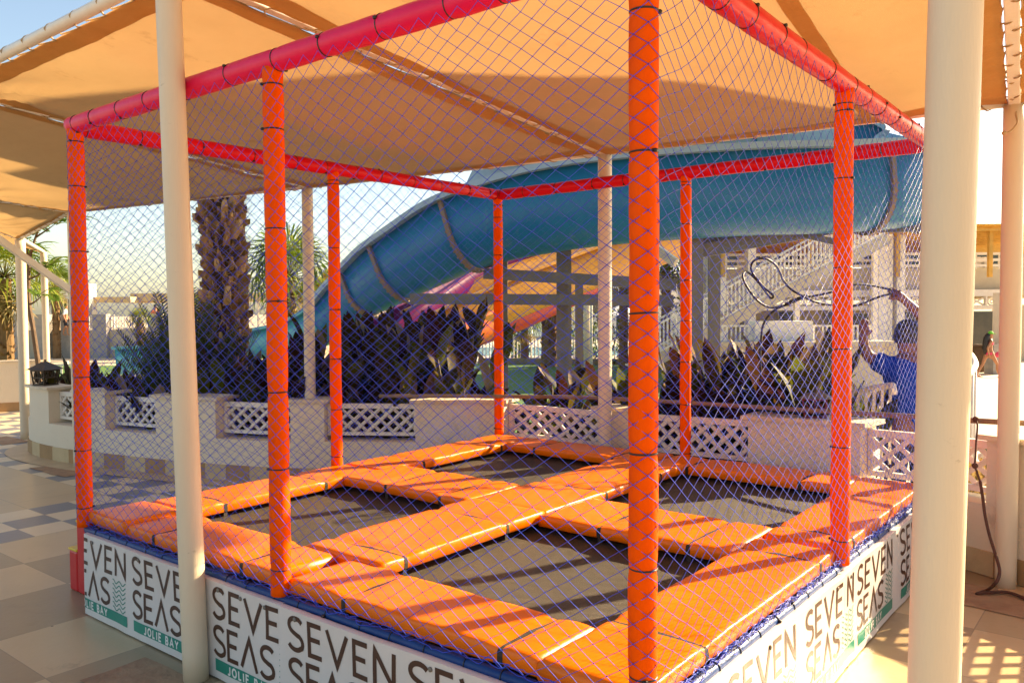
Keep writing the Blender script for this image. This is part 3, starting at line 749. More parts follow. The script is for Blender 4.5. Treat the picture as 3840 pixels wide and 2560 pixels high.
# the other low wall further left
pl = thing('planter_wall', (-12.5, 3.4, 0), 'plain cream planter wall with a tan tiled foot at the far left edge', 'garden wall')
pw_ = [at(-420, 700, 12.6), at(-200, 700, 12.7), at(-60, 700, 12.8), at(85, 700, 13.2)]
pw_ = [V(q.x, q.y, 0) for q in pw_]
b = MB(); c_ = MB(); t_ = MB()
for a, c in zip(pw_, pw_[1:]):
    m_ = V(0, 0, .39); b.bar(a+m_, c+m_, .2, .77); c_.bar(a+V(0, 0, .79), c+V(0, 0, .79), .25, .03)
    nn = V((c-a).y, -(c-a).x, 0).normalized()*.108; nn = nn if nn.dot(CAM-a) > 0 else -nn
    t_.bar(a+nn+V(0, 0, .075), c+nn+V(0, 0, .075), .012, .14)
b.build('wall_base', M['wall'], pl); c_.build('wall_cap', M['cap'], pl); t_.build('skirting', ca, pl)

# pipe rail lying along the piers
b = MB(); rl = smooth_path([at(872, 909, 7.4), at(1120, 910, 7.0), at(1361, 913, 6.66), at(1583, 925, 6.32), at(1860, 942, 5.68), at(2112, 957, 5.06), at(2243, 966, 4.8), at(2365, 972, 4.58)], 4); b.tube(rl, .0165, 12); o = b.build('rail_pipe', M['rustbar'], smooth=True); tag(o, 'long brown pipe lying level along the tops of the wall piers', 'pipe rail')
# rope tied to the pipe and trailing on the floor
kp = at(2243, 973, 4.75)
def c3(x, y): return (3500+x/2.1176)/K, (1500+y/2.1176)/K
rp_ = [c3(336, 152), c3(350, 200), c3(340, 330), c3(335, 440), c3(330, 520), c3(350, 580), c3(372, 650), c3(392, 770), c3(410, 910), c3(440, 1050), c3(470, 1150), c3(505, 1260), c3(525, 1340), c3(520, 1400), c3(490, 1455)]
P = []
for i, (x, y) in enumerate(rp_):
    t = i/14; P.append(at(x, y, 4.72-.45*t))
for (x, y) in (c3(430, 1505), c3(345, 1535)): P.append(onz(x, y, .008))
for (x, y) in (c3(420, 1525), c3(560, 1520), c3(650, 1540), c3(760, 1585), c3(900, 1600)): P.append(onz(x, y, .018))
b = MB(); b.tube(smooth_path(P, 5), [.0055 if i < 30 else .0085 for i in range(5*(len(P)-1)+1)], 8); b.ball(P[0], .018); b.ball(P[4], .017)
o = b.build('rope', M['brownrope'], smooth=True); tag(o, 'brown rope tied to the pipe rail and trailing onto the floor by the right column', 'rope')

# lanterns
def lantern(p, s, name_lab, body, roof, rz):
    t = thing('lantern', p, name_lab, 'lantern', 'lanterns on the wall piers')
    def Q(x, y, z): return Vector(p)+Matrix.Rotation(rz, 3, 'Z') @ V(x*s, y*s, z*s)
    b = MB(); r1, r0 = .36, .3
    for sx, sy in ((1, 1), (1, -1), (-1, 1), (-1, -1)): b.bar(Q(sx*r0, sy*r0, .02), Q(sx*r1, sy*r1, .62), .05*s, .05*s)
    for z, r in ((.03, .3), (.6, .36), (.32, .33)):
        for k_ in range(4):
            a = [(1, 1), (-1, 1), (-1, -1), (1, -1)][k_]; c = [(1, 1), (-1, 1), (-1, -1), (1, -1)][(k_+1) % 4]
            b.bar(Q(a[0]*r, a[1]*r, z), Q(c[0]*r, c[1]*r, z), .05*s, .05*s)
    for k_ in range(4):
        for j in range(5):
            an = k_*math.pi/2; u0 = -.22+.11*j; ca_, sa_ = math.cos(an), math.sin(an)
            f = lambda u, v: Q(u*ca_-(.33)*sa_, u*sa_+(.33)*ca_, v)
            b.bar(f(u0, .05+.3*random.random()), f(u0+.1*(random.random()-.5), .62-.2*random.random()), .035*s, .03*s)
    b.build('lantern_frame', body, t)
    b = MB(); b.add([Q(.5, .5, .64), Q(-.5, .5, .64), Q(-.5, -.5, .64), Q(.5, -.5, .64), Q(.08, .08, .95), Q(-.08, .08, .95), Q(-.08, -.08, .95), Q(.08, -.08, .95)], [(0, 1, 5, 4), (1, 2, 6, 5), (2, 3, 7, 6), (3, 0, 4, 7), (4, 5, 6, 7), (3, 2, 1, 0)])
    b.tube([Q(0, 0, .95), Q(0, 0, 1.04)], .04*s, 8); b.build('lantern_roof', roof, t)
    b = MB(); b.box(Q(0, 0, .012), (.7*s, .7*s, .02*s), rz); b.build('lantern_base', body, t)
sP = (PS[-1][0]+PS[-1][1])/2
lantern(wpt(sP+.02, .1, .859*hf(sP)), .27, 'black iron lantern with a tin roof on the curved wall end pier', M['lantern'], M['lantern'], .3)
q_ = onz(92, 860, .86); lantern(V(q_.x-1.0, q_.y+1.0, .859) if False else V(-9.17, 2.17, .826*hf(99)), .24, 'black iron lantern further back on the curved wall, half hidden by the nearer one', M['lantern'], M['lantern'], .8)
sF = s_at(3038); lantern(wpt(sF, .12, .859*hf(sF)), .215, 'red tin lantern with a pale flared roof on the pier by the right net', M['lanternred'], M['lanternroof'], .25)

# ---------------------------------------------------------------- plants
def vcol(c, j=.15):
    k_ = 1+j*(random.random()*2-1); return tuple(max(0, min(1, v*k_*(1+.08*(random.random()-.5)))) for v in c)
def leaf_blade(mb, base, out, L_, W_, lift, droop, col, col2, n_=7, fold=.18, twist=0.):
    out = Vector(out).normalized(); side = V(-out.y, out.x, 0).normalized()
    p = Vector(base); ang = lift; vs = []; k0 = len(mb.v)
    prof = [.12, .55, .85, 1, .97, .82, .52, .04]
    cols = []
    for i in range(n_+1):
        t = i/n_; w_ = W_/2*prof[min(7, round(t*7))]
        d = out*math.cos(ang)+V(0, 0, math.sin(ang)); nrm = -out*math.sin(ang)+V(0, 0, math.cos(ang))
        sd_ = (side*math.cos(twist*t)+nrm*math.sin(twist*t))
        wob = .012*nz(t*5+base[0]*9, base[1]*7)
        vs += [p-sd_*w_+nrm*(w_*fold+wob), p-nrm*w_*fold*.3, p+sd_*w_+nrm*(w_*fold-wob)]
        p = p+d*(L_/n_); ang -= droop/n_
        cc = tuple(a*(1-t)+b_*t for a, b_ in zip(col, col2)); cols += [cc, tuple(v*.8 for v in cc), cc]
    fs = []
    for i in range(n_):
        fs += [(3*i, 3*i+1, 3*i+4, 3*i+3), (3*i+1, 3*i+2, 3*i+5, 3*i+4)]
    mb.v.extend(vs); mb.c.extend(cols); mb.f.extend([tuple(a+k0 for a in f) for f in fs])
BRONZE = [(.045, .017, .008), (.065, .022, .008), (.08, .045, .01), (.03, .024, .008)]
GREEN = [(.13, .15, .012), (.2, .2, .02), (.1, .13, .012), (.24, .19, .03)]
DRY = [(.38, .28, .16), (.28, .17, .08), (.45, .36, .24)]
def canna(h, nst, gshare, seed, fl):
    random.seed(seed)
    t = thing('canna_plant', (0, 0, 0), '', 'canna lily'); b = MB(); b.col = (0, 0, 0); st_ = MB(); fw = MB()
    for s in range(nst):
        a = random.random()*6.28; r = .16*random.random(); hh = h*(.72+.35*random.random())
        bx_, by_ = r*math.cos(a), r*math.sin(a); lean = V(math.cos(a), math.sin(a), 0)*(.1+.15*random.random())*hh
        pts = [V(bx_, by_, 0)+lean*(i/5)**1.6+V(0, 0, hh*.78*i/5) for i in range(6)]
        st_.tube(pts, [.012-.0012*i for i in range(6)], 6)
        nl = random.randint(8, 10); az = random.random()*6.28
        for k_ in range(nl):
            f = .1+.9*k_/(nl-1); i = min(4, int(f*5)); q = pts[i].lerp(pts[i+1], f*5-i)
            az += 2.4+.5*random.random(); d = V(math.cos(az), math.sin(az), 0)
            g_ = random.random() < gshare; c1 = vcol(random.choice(GREEN if g_ else BRONZE), .3); c2 = vcol(random.choice(GREEN if random.random() < gshare else BRONZE), .3)
            if random.random() < .09: c1, c2 = vcol(random.choice(DRY)), vcol(random.choice(DRY))
            leaf_blade(b, q, d, (.36+.2*random.random())*(1.1-.25*f), .095+.06*random.random(), 1.1+.35*random.random(), .35+.8*random.random()*(1-.5*f), c1, c2, twist=.8*(random.random()-.5))
        leaf_blade(b, pts[-1], lean+V(.01, 0, 0), .42, .12, 1.35, .25, vcol(random.choice(GREEN if random.random() < gshare else BRONZE), .3), vcol(random.choice(BRONZE)), twist=.6)
        if random.random() < .25:
            leaf_blade(b, pts[3], V(math.cos(az+1), math.sin(az+1), 0), .4, .05, .4, 1.6, vcol(DRY[0]), vcol(DRY[1]))
        if fl == 2 and random.random() < .12:
            top = pts[-1]+V(.02, 0, hh*.3); st_.tube([pts[-1], top], .005, 5)
            for k_ in range(5):
                a2 = random.random()*6.28; q = top-V(0, 0, .03*k_*random.random())
                fw.grid(2, 2, lambda u, v: q+V(math.cos(a2)*(u)*.035, math.sin(a2)*u*.035, (v-.3)*.045+.02*u+.01*math.sin(v*3)))
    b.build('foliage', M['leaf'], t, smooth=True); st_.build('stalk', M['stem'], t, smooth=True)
    if fw.f: fw.build('flower', M['flower'], t)
    return t
protos = [canna(1.55, 4, .4, 11, 2), canna(1.35, 4, .45, 12, 0), canna(1.7, 5, .3, 13, 1), canna(1.2, 4, .7, 14, 0), canna(1.45, 5, .45, 15, 1), canna(1.3, 4, .3, 16, 0)]
random.seed(21)
LABC = {0: 'dark canna lily with broad bronze and green leaves in the bed behind the lattice wall'}
spots = []
def bed_row(s0, s1, step, off, hs):
    s = s0
    while s < s1:
        p = wpt(s, off+.1*(random.random()-.5)); spots.append((p.x, p.y, hs)); s += step*(.75+.5*random.random())
s_left = s_at(400) if s_at(400) else 8
for off in (.5, .85, 1.25):
    bed_row(.9, WL[-1]-.3, .25 if off < 1 else .3, off, off)
bed_row(1.6, 5.2, .2, .68, .68); bed_row(1.6, 5.0, .22, 1.05, 1.05)
used = [False]*6
PH = [max((v.co.z for v in ch.data.vertices)) if False else max(v.co.z for v in [c for c in t_.children if c.name.startswith('foliage')][0].data.vertices) for t_ in protos]
YT = [(0, 790), (70, 790), (100, 745), (180, 770), (200, 850), (480, 845), (500, 800), (700, 775), (760, 720), (820, 690), (1060, 690), (1100, 800), (1160, 775), (1250, 775), (1290, 835), (1330, 820), (1350, 745), (1420, 770), (1480, 830), (1580, 815), (1620, 765), (1930, 768), (1960, 830), (2060, 880), (2900, 920)]
def ytop(px):
    for (a, u), (c, v) in zip(YT, YT[1:]):
        if a <= px <= c: return u+(v-u)*(px-a)/(c-a)
    return 800
for i, (x, y, off) in enumerate(spots):
    # image column decides how tall the bed grows there (the bed dips where the lawn shows)
    px = (1176+((V(x, y, 1)-CAM).dot(RT)/max(.1, (V(x, y, 1)-CAM).dot(FW)))*FPX/K)
    k_ = random.randrange(6)
    if px > 2060: continue
    if 1085 < px < 1140: continue
    if 1285 < px < 1335 or 1420 < px < 1470 and off > .6: continue
    if 1930 <= px <= 2060 and off > .7: continue
    if 1955 <= px <= 2060: continue
    k_ = random.choice((0, 2, 4, 5) if 700 < px < 1090 else (0, 1, 2, 3) if 1090 <= px < 1590 else (0, 1, 3, 4) if px < 1960 else (3, 1))
    D_ = (V(x, y, 1)-CAM).dot(FW); zt = 1.58-(ytop(px)-708)*D_/1882
    sc = (zt+.27)/PH[k_]*(.74+.3*random.random()); sc *= .95 if 1090 < px < 1590 else 1; sc = max(.45, min(1.45, sc)); wsc = .6*sc+.42
    o = protos[k_] if not used[k_] else copy_tree(protos[k_]); used[k_] = True
    o.location = (x, y, -.27); o.rotation_euler = (0, 0, random.random()*6.28); o.scale = (wsc, wsc, sc)
    if px < 240: lab = 'canna lily with olive and bronze leaves near the black lanterns at far left'
    elif px < 760: lab = 'bronze and green canna lily in the bed around the foot of the big palm'
    elif px < 1100: lab = 'tall dark bronze canna lily growing in front of the blue slide'
    elif px < 1600: lab = 'canna lily with dark pointed leaves in front of the lawn and white fence'
    elif px < 1960: lab = 'canna lily with green and dry leaves in front of the staircase'
    else: lab = 'green leaved canna lily beside the man in the blue shirt'
    tag(o, lab, 'canna lily', lab.replace('canna lily', 'cannas').replace(' with', ' having'))
for i, u_ in enumerate(used):
    if not u_: protos[i].location = (-6, 3.2, -.27)
# fan palm crowns
def fan_leaf(mb, base, d, L_, n_, col, droop):
    d = Vector(d).normalized(); s, u = frame(d)
    stem = L_*.9; tip = Vector(base)+d*stem; mb.col = vcol((.16, .13, .05)); mb.tube([base, Vector(base)+d*stem*.5+V(0, 0, -.02*stem), tip], [.02*L_, .014*L_, .01*L_], 4)
    for k_ in range(n_):
        a = (k_/(n_-1)-.5)*4.1; dd = (d*math.cos(a)+s*math.sin(a)).normalized(); ln = L_*(.75+.25*math.cos(a*.6))*(.9+.2*random.random())
        mb.col = vcol(col, .25); w_ = .055*L_; sv = dd.cross(u).normalized()*w_/2
        q1 = tip+dd*ln*.5+u*.05*L_; q2 = tip+dd*ln*.8-V(0, 0, droop*ln*.1); q3 = tip+dd*ln-V(0, 0, droop*ln*.38)
        mb.add([tip, q1-sv, q1+sv, q2-sv*.8, q2+sv*.8, q3], [(0, 1, 2), (1, 3, 4, 2), (3, 5, 4)])
def fan_palm(p, htop, crown, lab, seed, n_=34, nb=16, skirt=8, rt=.16, group=None, leanx=0.):
    random.seed(seed); t = thing('fan_palm', p, lab, 'palm tree', group); p = Vector(p)
    top = p+V(leanx, 0, htop); b = MB(); b.col = (0, 0, 0); pts = [p.lerp(top, i/10) for i in range(11)]
    b.c = []; b.col = (.26, .16, .08); b.tube(pts, [rt*(1.25-.25*i/10+.08*(i % 2)) for i in range(11)], 10)
    for k_ in range(int(htop*26)):
        z = htop*random.random(); a = random.random()*6.28; q = p.lerp(top, z/htop)+V(math.cos(a), math.sin(a), 0)*rt*1.05
        b.col = vcol((.24, .13, .06), .4); d = V(math.cos(a)*.5, math.sin(a)*.5, .8)*rt*1.1; sdv = V(-math.sin(a), math.cos(a), 0)*rt*.35
        b.add([q-sdv, q+sdv, q+d+V(math.cos(a), math.sin(a), 0)*.03], [(0, 1, 2)])
    b.build('trunk', M['bark'], t)
    c = MB(); c.col = (0, 0, 0)
    for k_ in range(n_):
        a = k_*2.399+random.random()*.4; e = 1.35-1.9*(k_/n_); d = V(math.cos(a)*math.cos(e), math.sin(a)*math.cos(e), math.sin(e))
        g_ = random.choice([(.15, .22, .02), (.23, .28, .03), (.1, .17, .02), (.3, .3, .05)])
        fan_leaf(c, top+V(0, 0, .05), d, crown*(.42+.12*random.random()), nb, g_, .5+.6*random.random()+(1-math.sin(e))*.4)
    for k_ in range(skirt):
        a = random.random()*6.28; d = V(math.cos(a)*.5, math.sin(a)*.5, -.85); fan_leaf(c, top-V(0, 0, .1), d, crown*.4, nb-4, (.34, .25, .1), .3)
    c.build('crown', M['frond'], t)
    return t
def pxpalm(x, ytop, D, zb, crown_px, lab, seed, **kw):
    p = at(x, 700, D); z = at(x, ytop, D).z
    return fan_palm((p.x, p.y, zb), z-zb, crown_px/1882*D, lab, seed, **kw)
pxpalm(662, 640, 22, GZ, 150, 'bushy green fan palm between the orange post and the white column at left', 31, n_=44)
pxpalm(12, 640, 22, GZ, 150, 'fan palm with drooping yellow fronds behind the columns at the far left edge', 32, skirt=18)
pxpalm(128, 655, 44, GZ, 70, 'small distant fan palm behind the white building at left', 33)
pxpalm(1262, 655, 36, GZ, 135, 'fan palm with a brown trunk and hanging fronds behind the white fence', 34, skirt=10, rt=.3)
pxpalm(1432, 585, 34, GZ, 130, 'fan palm behind the cross beams, left of the thick orange post', 35, skirt=8)
pxpalm(1530, 590, 32, GZ, 120, 'yellowing fan palm just right of the thick orange post', 36, skirt=14)
pxpalm(1205, 745, 38, GZ, 60, 'low shrubby fan palm at the left end of the white fence', 37)
pxpalm(455, 712, 42, GZ, 50, 'tiny fan palm under the distant pergola', 39)
pxpalm(320, 735, 43, GZ, 36, 'tiny round palm by the distant terrace fence', 40)
# round shrubs behind the fence
def shrub(p, r, h, lab, seed, col):
    random.seed(seed); t = thing('shrub', p, lab, 'shrub'); b = MB(); b.col = (0, 0, 0)
    for k_ in range(900):
        a = random.random()*6.28; e = random.random()**.6; z = random.random()
        rr = r*math.sqrt(max(0, 1-(2*z-1)**2))*e*(1+.35*nz(math.cos(a)*2, math.sin(a)*2, z*3+seed)); q = Vector(p)+V(math.cos(a)*rr, math.sin(a)*rr, z*h)
        b.col = vcol(random.choice(col), .3); d = V(random.gauss(0, 1), random.gauss(0, 1), random.gauss(0, 1)).normalized(); s, u = frame(d); sz = .07+.07*random.random()
        b.add([q-d*sz, q+s*sz*.4, q+d*sz, q-s*sz*.4], [(0, 1, 2, 3)])
    b.build('foliage', M['frond'], t)
    w_ = MB(); 
    for k_ in range(4): w_.tube([Vector(p), Vector(p)+V(r*.5*math.cos(k_*1.6), r*.5*math.sin(k_*1.6), h*.6)], [.04, .015], 6)
    w_.build('stem', M['wood'], t)
GC = [(.1, .17, .02), (.17, .24, .03), (.07, .12, .02), (.22, .24, .05)]
for x, D, r, h, lab, sd_ in ((1395, 37, 1.2, 2.6, 'light green shrub behind the tall pole and white fence', 51), (1185, 40, .8, 1.6, 'dark green shrub at the left end of the pool fence', 52), (1340, 39, .9, 2.1, 'bright shrub behind the middle of the white fence', 53), (1545, 33, 1.1, 3.0, 'yellow green shrub beside the staircase', 54)):
    q = at(x, 700, D); shrub((q.x, q.y, GZ), r, h, lab, sd_, GC)
# big palm trunk with old leaf bases
random.seed(61)
pt = at(515, 700, 9.3); TB = V(pt.x, pt.y, -.3)
t = thing('date_palm', TB, 'thick date palm trunk shaggy with old leaf bases behind the curved wall', 'palm tree')
b = MB(); b.col = (.1, .06, .035); HT = 8.6; b.tube([TB+V(.012*math.sin(i*.8), 0, HT*i/14) for i in range(15)], [.185+.04*math.exp(-i*.8) for i in range(15)], 16)
row = 0; z = .35
while z < HT:
    for k_ in range(18):
        a = k_*6.283/18+row*.24+.28*random.random(); ca_, sa_ = math.cos(a), math.sin(a); rr = .172
        o_ = V(ca_, sa_, 0); sv = V(-sa_, ca_, 0); q = TB+o_*rr+V(0, 0, z+.09*random.random()); big = (.72+.3*(z/HT))*(.7+.7*random.random())
        out = (.05+.09*random.random())*big; up_ = (.13+.13*random.random())*big
        c = vcol(random.choice([(.5, .29, .11), (.34, .19, .075), (.62, .4, .18), (.2, .11, .045), (.42, .25, .1)]), .4); b.col = c
        wv = .036*big*(.6+.9*random.random())
        b.add([q-sv*wv-o_*.03, q+sv*wv-o_*.03, q+sv*wv*.55+o_*out+V(0, 0, up_*.6), q-sv*wv*.55+o_*out+V(0, 0, up_*.6), q+sv*wv*.4+o_*out*1.05+V(0, 0, up_), q-sv*wv*.4+o_*out*1.05+V(0, 0, up_), q-sv*wv*.5+V(0, 0, up_*.9), q+sv*wv*.5+V(0, 0, up_*.9)],
              [(0, 1, 2, 3), (3, 2, 4, 5), (5, 4, 7, 6), (1, 7, 4, 2), (0, 3, 5, 6)])
        if random.random() < .8:
            for _ in range(5):
                f0 = q+o_*out+V(0, 0, up_*.7); d = o_*.6+sv*random.gauss(0, .7)+V(0, 0, random.gauss(0, .6)); b.col = vcol((.5, .32, .15), .5)
                l_ = .05+.13*random.random(); b.add([f0-sv*.008, f0+sv*.008, f0+d*l_], [(0, 1, 2)])
    z += .085; row += 1
b.build('trunk', M['bark'], t)
def pinnate(mb, base, az, el, L_, bend, nl, ll, col, wl=.018, vee=.55):
    p = Vector(base); e = el; pts = [p.copy()]; d_ = []
    for i in range(12):
        d = V(math.cos(az)*math.cos(e), math.sin(az)*math.cos(e), math.sin(e)); p = p+d*L_/12; pts.append(p.copy()); d_.append(d); e -= bend/12
    d_.append(d_[-1]); mb.col = vcol((.2, .2, .07)); mb.tube(pts, [.016*L_/1.5*(1-.8*i/12) for i in range(13)], 4)
    for k_ in range(nl):
        f = .1+.9*k_/nl; i = min(11, int(f*12)); q = pts[i].lerp(pts[i+1], f*12-i); d = d_[i]; s, u = frame(d)
        lt = ll*(math.sin(math.pi*min(1, f*.85+.12)))**.6
        for sg in (1, -1):
            dd = (s*sg*.8+d*.62+u*vee*(.6+.5*random.random())).normalized(); mb.col = vcol(col, .25); wv = dd.cross(u).normalized()*wl
            mb.add([q, q+dd*lt*.45-wv*.5, q+dd*lt*.45+wv*.5, q+dd*lt-V(0, 0, .12*lt)], [(0, 1, 3, 2)])
c = MB(); c.col = (0, 0, 0)
for k_ in range(26):
    pinnate(c, TB+V(0, 0, HT), k_*2.4, 1.3-1.6*k_/26, 2.6, 1.0, 40, .4, (.09, .13, .04))
c.build('crown', M['frond'], t)
# young date palm bush
random.seed(62)
q = wpt(s_at(252*K), .95); DP = V(q.x, q.y, -.28)
t = thing('date_palm_bush', DP, 'young trunkless date palm with spiky grey green fronds at the left of the cage', 'palm bush')
c = MB(); c.col = (0, 0, 0)
for k_ in range(60):
    a = k_*2.399; e = 1.57-.42*(k_/60)+.1*random.random()
    pinnate(c, DP+V(.05*math.cos(a), .05*math.sin(a), .1), a, e, 1.85+.3*random.random()-.6*k_/60, .2+.4*random.random(), 50, .3, (.07, .095, .035) if k_ % 3 else (.1, .12, .05), .016, .5)
c.build('crown', M['frond'], t)
w_ = MB(); w_.lathe(DP, [(.14, 0), (.16, .15), (.1, .3)], 10); w_.build('trunk', M['wood'], t)
# feathery tree at the far left
random.seed(63)
q = at(112, 700, 13); FT = V(q.x, q.y, GZ)
t = thing('feathery_tree', FT, 'slender tree with feathery fern-like leaves behind the left canopy column', 'tree')
w_ = MB(); c = MB(); c.col = (0, 0, 0)
def X(x, y, D=13): return at(x, y, D)
limbs = [[FT, X(80, 780), X(66, 690), X(68, 600), X(82, 545), X(100, 500)], [X(68, 600), X(58, 560), X(52, 520)], [X(82, 545), X(105, 530), X(126, 515)], [X(70, 640), X(92, 628), X(110, 600, 12.8)], [X(68, 700), X(84, 690), X(96, 680)]]
for i, l_ in enumerate(limbs): w_.tube(smooth_path(l_, 4), [(.045 if i == 0 else .018)*(1-.75*j/(4*(len(l_)-1))) for j in range(4*(len(l_)-1)+1)], 7)
w_.build('trunk', M['wood'], t)
tips = [((100, 500), 9), ((52, 520), 8), ((126, 515), 9), ((110, 610), 5), ((96, 682), 5), ((84, 535), 7), ((66, 575), 4)]
for (x, y), n_ in tips:
    for k_ in range(n_):
        pinnate(c, X(x+random.uniform(-8, 8), y+random.uniform(-6, 6), 13+random.uniform(-.4, .4)), random.random()*6.28, .35+.5*random.random(), .45+.25*random.random(), 1.1, 17, .14, random.choice([(.12, .22, .02), (.18, .28, .03), (.09, .17, .02)]), .04, .1)
c.build('crown', M['frond'], t)

# ---------------------------------------------------------------- water slides
def flume(mb, path, R, wallh, th=.02, n=20, scl=None):
    # U-shaped trough swept along the path (path = centre of the round bottom); near wall = side facing the camera
    m = len(path); sec = []
    for k_ in range(n+1):
        a = math.pi+math.pi*k_/n; sec.append((R*math.cos(a), R*math.sin(a)))
    outer = [(-R, wallh)]+sec+[(R, wallh)]
    inner = [(x*(1-th/R), y*(1-th/R) if y < 0 else y) for x, y in outer][::-1]
    prof = outer+inner; vs = []; fs = []; L_ = len(prof); fr = []
    for i, p in enumerate(path):
        d = (path[min(i+1, m-1)]-path[max(i-1, 0)]); d.normalize(); s = V(d.y, -d.x, 0).normalized(); u = s.cross(d).normalized(); fr.append((p, d, s, u))
        k_ = scl[i] if scl else 1.0
        for (x, y) in prof: vs.append(p+s*x*k_+u*y*k_)
    for i in range(m-1):
        for k_ in range(L_): fs.append((i*L_+k_, i*L_+(k_+1) % L_, (i+1)*L_+(k_+1) % L_, (i+1)*L_+k_))
    fs.append(tuple(range(L_))); fs.append(tuple((m-1)*L_+k_ for k_ in range(L_))[::-1])
    mb.add(vs, fs); return fr
def lipbar(mb, fr, x, y, wd, h, scl=None):
    vs = []; fs = []
    for i_, (p, d, s, u) in enumerate(fr):
        q_ = scl[i_] if scl else 1.0
        for (a, b_) in ((-wd/2, -h/2), (wd/2, -h/2), (wd/2, h/2), (-wd/2, h/2)): vs.append(p+s*(x*q_+a)+u*(y*q_+b_))
    for i in range(len(fr)-1):
        for k_ in range(4): fs.append((i*4+k_, i*4+(k_+1) % 4, (i+1)*4+(k_+1) % 4, (i+1)*4+k_))
    fs += [(0, 1, 2, 3), tuple((len(fr)-1)*4+k_ for k_ in (3, 2, 1, 0))]; mb.add(vs, fs)
def flange(mb, f, R, wallh, n=18):
    p, d, s, u = f; ro, w_ = R+.055, .03; pts = [(-ro, wallh)]+[(ro*math.cos(math.pi+math.pi*k_/n), ro*math.sin(math.pi+math.pi*k_/n)) for k_ in range(n+1)]+[(ro, wallh)]
    ins = [(x*R/ro, y*R/ro if y < 0 else y) for x, y in pts]; vs = []; fs = []
    for (xo, yo), (xi, yi) in zip(pts, ins):
        for sg in (-w_, w_): vs += [p+d*sg+s*xo+u*yo, p+d*sg+s*xi+u*yi]
    for i in range(len(pts)-1):
        a, c = i*4, (i+1)*4; fs += [(a, c, c+2, a+2), (a, a+1, c+1, c), (a+2, c+2, c+3, a+3)]
    mb.add(vs, fs)
    for k_ in range(0, len(pts)-1):
        x, y = pts[k_]; q = p+s*x*.985+u*y*.985
        for sg in (-w_-.01, w_+.01): mb.ball(q+d*sg, .014, 5, 4)
BR, BW = .56, .5
def cpx(lipx, lipy, botx, boty, D):
    c = at((lipx+botx)/2, (lipy+boty)/2, D); return c+V(0, 0, -.03)+FW*.0
ctl = [cpx(283, 792, 300, 858, 14.9), cpx(360, 788, 370, 852, 14.7), cpx(450, 778, 460, 842, 14.4), cpx(560, 757, 575, 822, 14.1), cpx(660, 738, 680, 808, 13.7),
       cpx(735, 702, 775, 778, 13.3), cpx(795, 640, 850, 724, 12.9), cpx(862, 572, 945, 680, 12.45), cpx(950, 512, 1040, 636, 12.1), cpx(1075, 445, 1140, 598, 11.7), cpx(1250, 391, 1290, 572, 11.4),
       cpx(1450, 362, 1470, 553, 11.15), cpx(1700, 347, 1710, 535, 11.0), cpx(1900, 343, 1900, 528, 10.95), cpx(2030, 336, 2030, 520, 11.1)]
e_ = ctl[-1]
ctl += [at(2112, 428, 11.7), at(2120, 415, 12.6), at(2060, 390, 13.5), at(1940, 345, 14.0)]
path = smooth_path(ctl, 8)
SL = [.54, .51, .49, .5, .53, .61, .69, .88, .97, 1.03, 1.1, 1.1, 1.09, 1.08, 1.08, 1.08, 1.08, 1.08, 1.08]
SCL = [min(1.0, (SL[min(i//8, 18)]*(1-(i % 8)/8)+SL[min(i//8+1, 18)]*(i % 8)/8)/1.09) for i in range(len(path))]
BS = thing('water_slide', V(ctl[11].x, ctl[11].y, GZ), 'big blue open water slide flume curving down to the left behind the cage', 'water slide')
nL = 8*5
b = MB(); fr = flume(b, path[nL:], BR, BW, scl=SCL[nL:]); b.build('flume', M['blueslide'], BS, smooth=True)
b = MB(); fr2 = flume(b, path[:nL+1], BR, BW, scl=SCL[:nL+1]); b.build('flume_tail', M['turq'], BS, smooth=True)
b = MB(); lipbar(b, fr, BR+.05, BW+.02, .16, .08, SCL[nL:]); lipbar(b, fr, -BR-.05, BW+.02, .16, .08, SCL[nL:]); b.build('flume_lip', M['lip'], BS)
b = MB(); lipbar(b, fr2, BR+.045, BW, .12, .05, SCL[:nL+1]); lipbar(b, fr2, -BR-.045, BW, .12, .05, SCL[:nL+1]); b.build('tail_lip', M['turq'], BS)
for k_ in (1*8+2, 2*8+1, 3*8+6, 8*8+5):
    b = MB(); flange(b, fr[k_], BR*SCL[nL+k_], BW*SCL[nL+k_]); b.build('flange', M['flange'], BS)
# raised splash wall on the far side of the bend
side = 1 if (fr[40][0]+fr[40][2]-CAM).length > (fr[40][0]-fr[40][2]-CAM).length else -1
b = MB(); i0, i1 = 3*8+2, 9*8; vs = []; fs = []
for i in range(i0, i1+1):
    p, d, s, u = fr[i]; t = (i-i0)/(i1-i0); h = .62*min(1, t*7+.25)*(1-.25*t)
    x = side*(BR+.02)
    for (xx, yy) in ((x, BW-.02), (x+side*.03, BW-.02), (x+side*.1, BW+h), (x+side*.05, BW+h)): vs.append(p+s*xx+u*yy)
n_ = i1-i0
for i in range(n_):
    for k_ in range(4): fs.append((i*4+k_, i*4+(k_+1) % 4, (i+1)*4+(k_+1) % 4, (i+1)*4+k_))
fs += [(0, 1, 2, 3), tuple(n_*4+k_ for k_ in (3, 2, 1, 0))]
b.add(vs, fs); b.build('splash_wall', M['lip'], BS)
b = MB()
for k_ in (i0+2, i0+22, i1-14):
    p, d, s, u = fr[k_]; x = side*(BR-.0); b.bar(p+s*x+u*(BW+.02), p+s*(x+side*.06)+u*(BW+.5), .05, .012, up=s)
b.build('wall_bracket', M['blueslide'], BS)
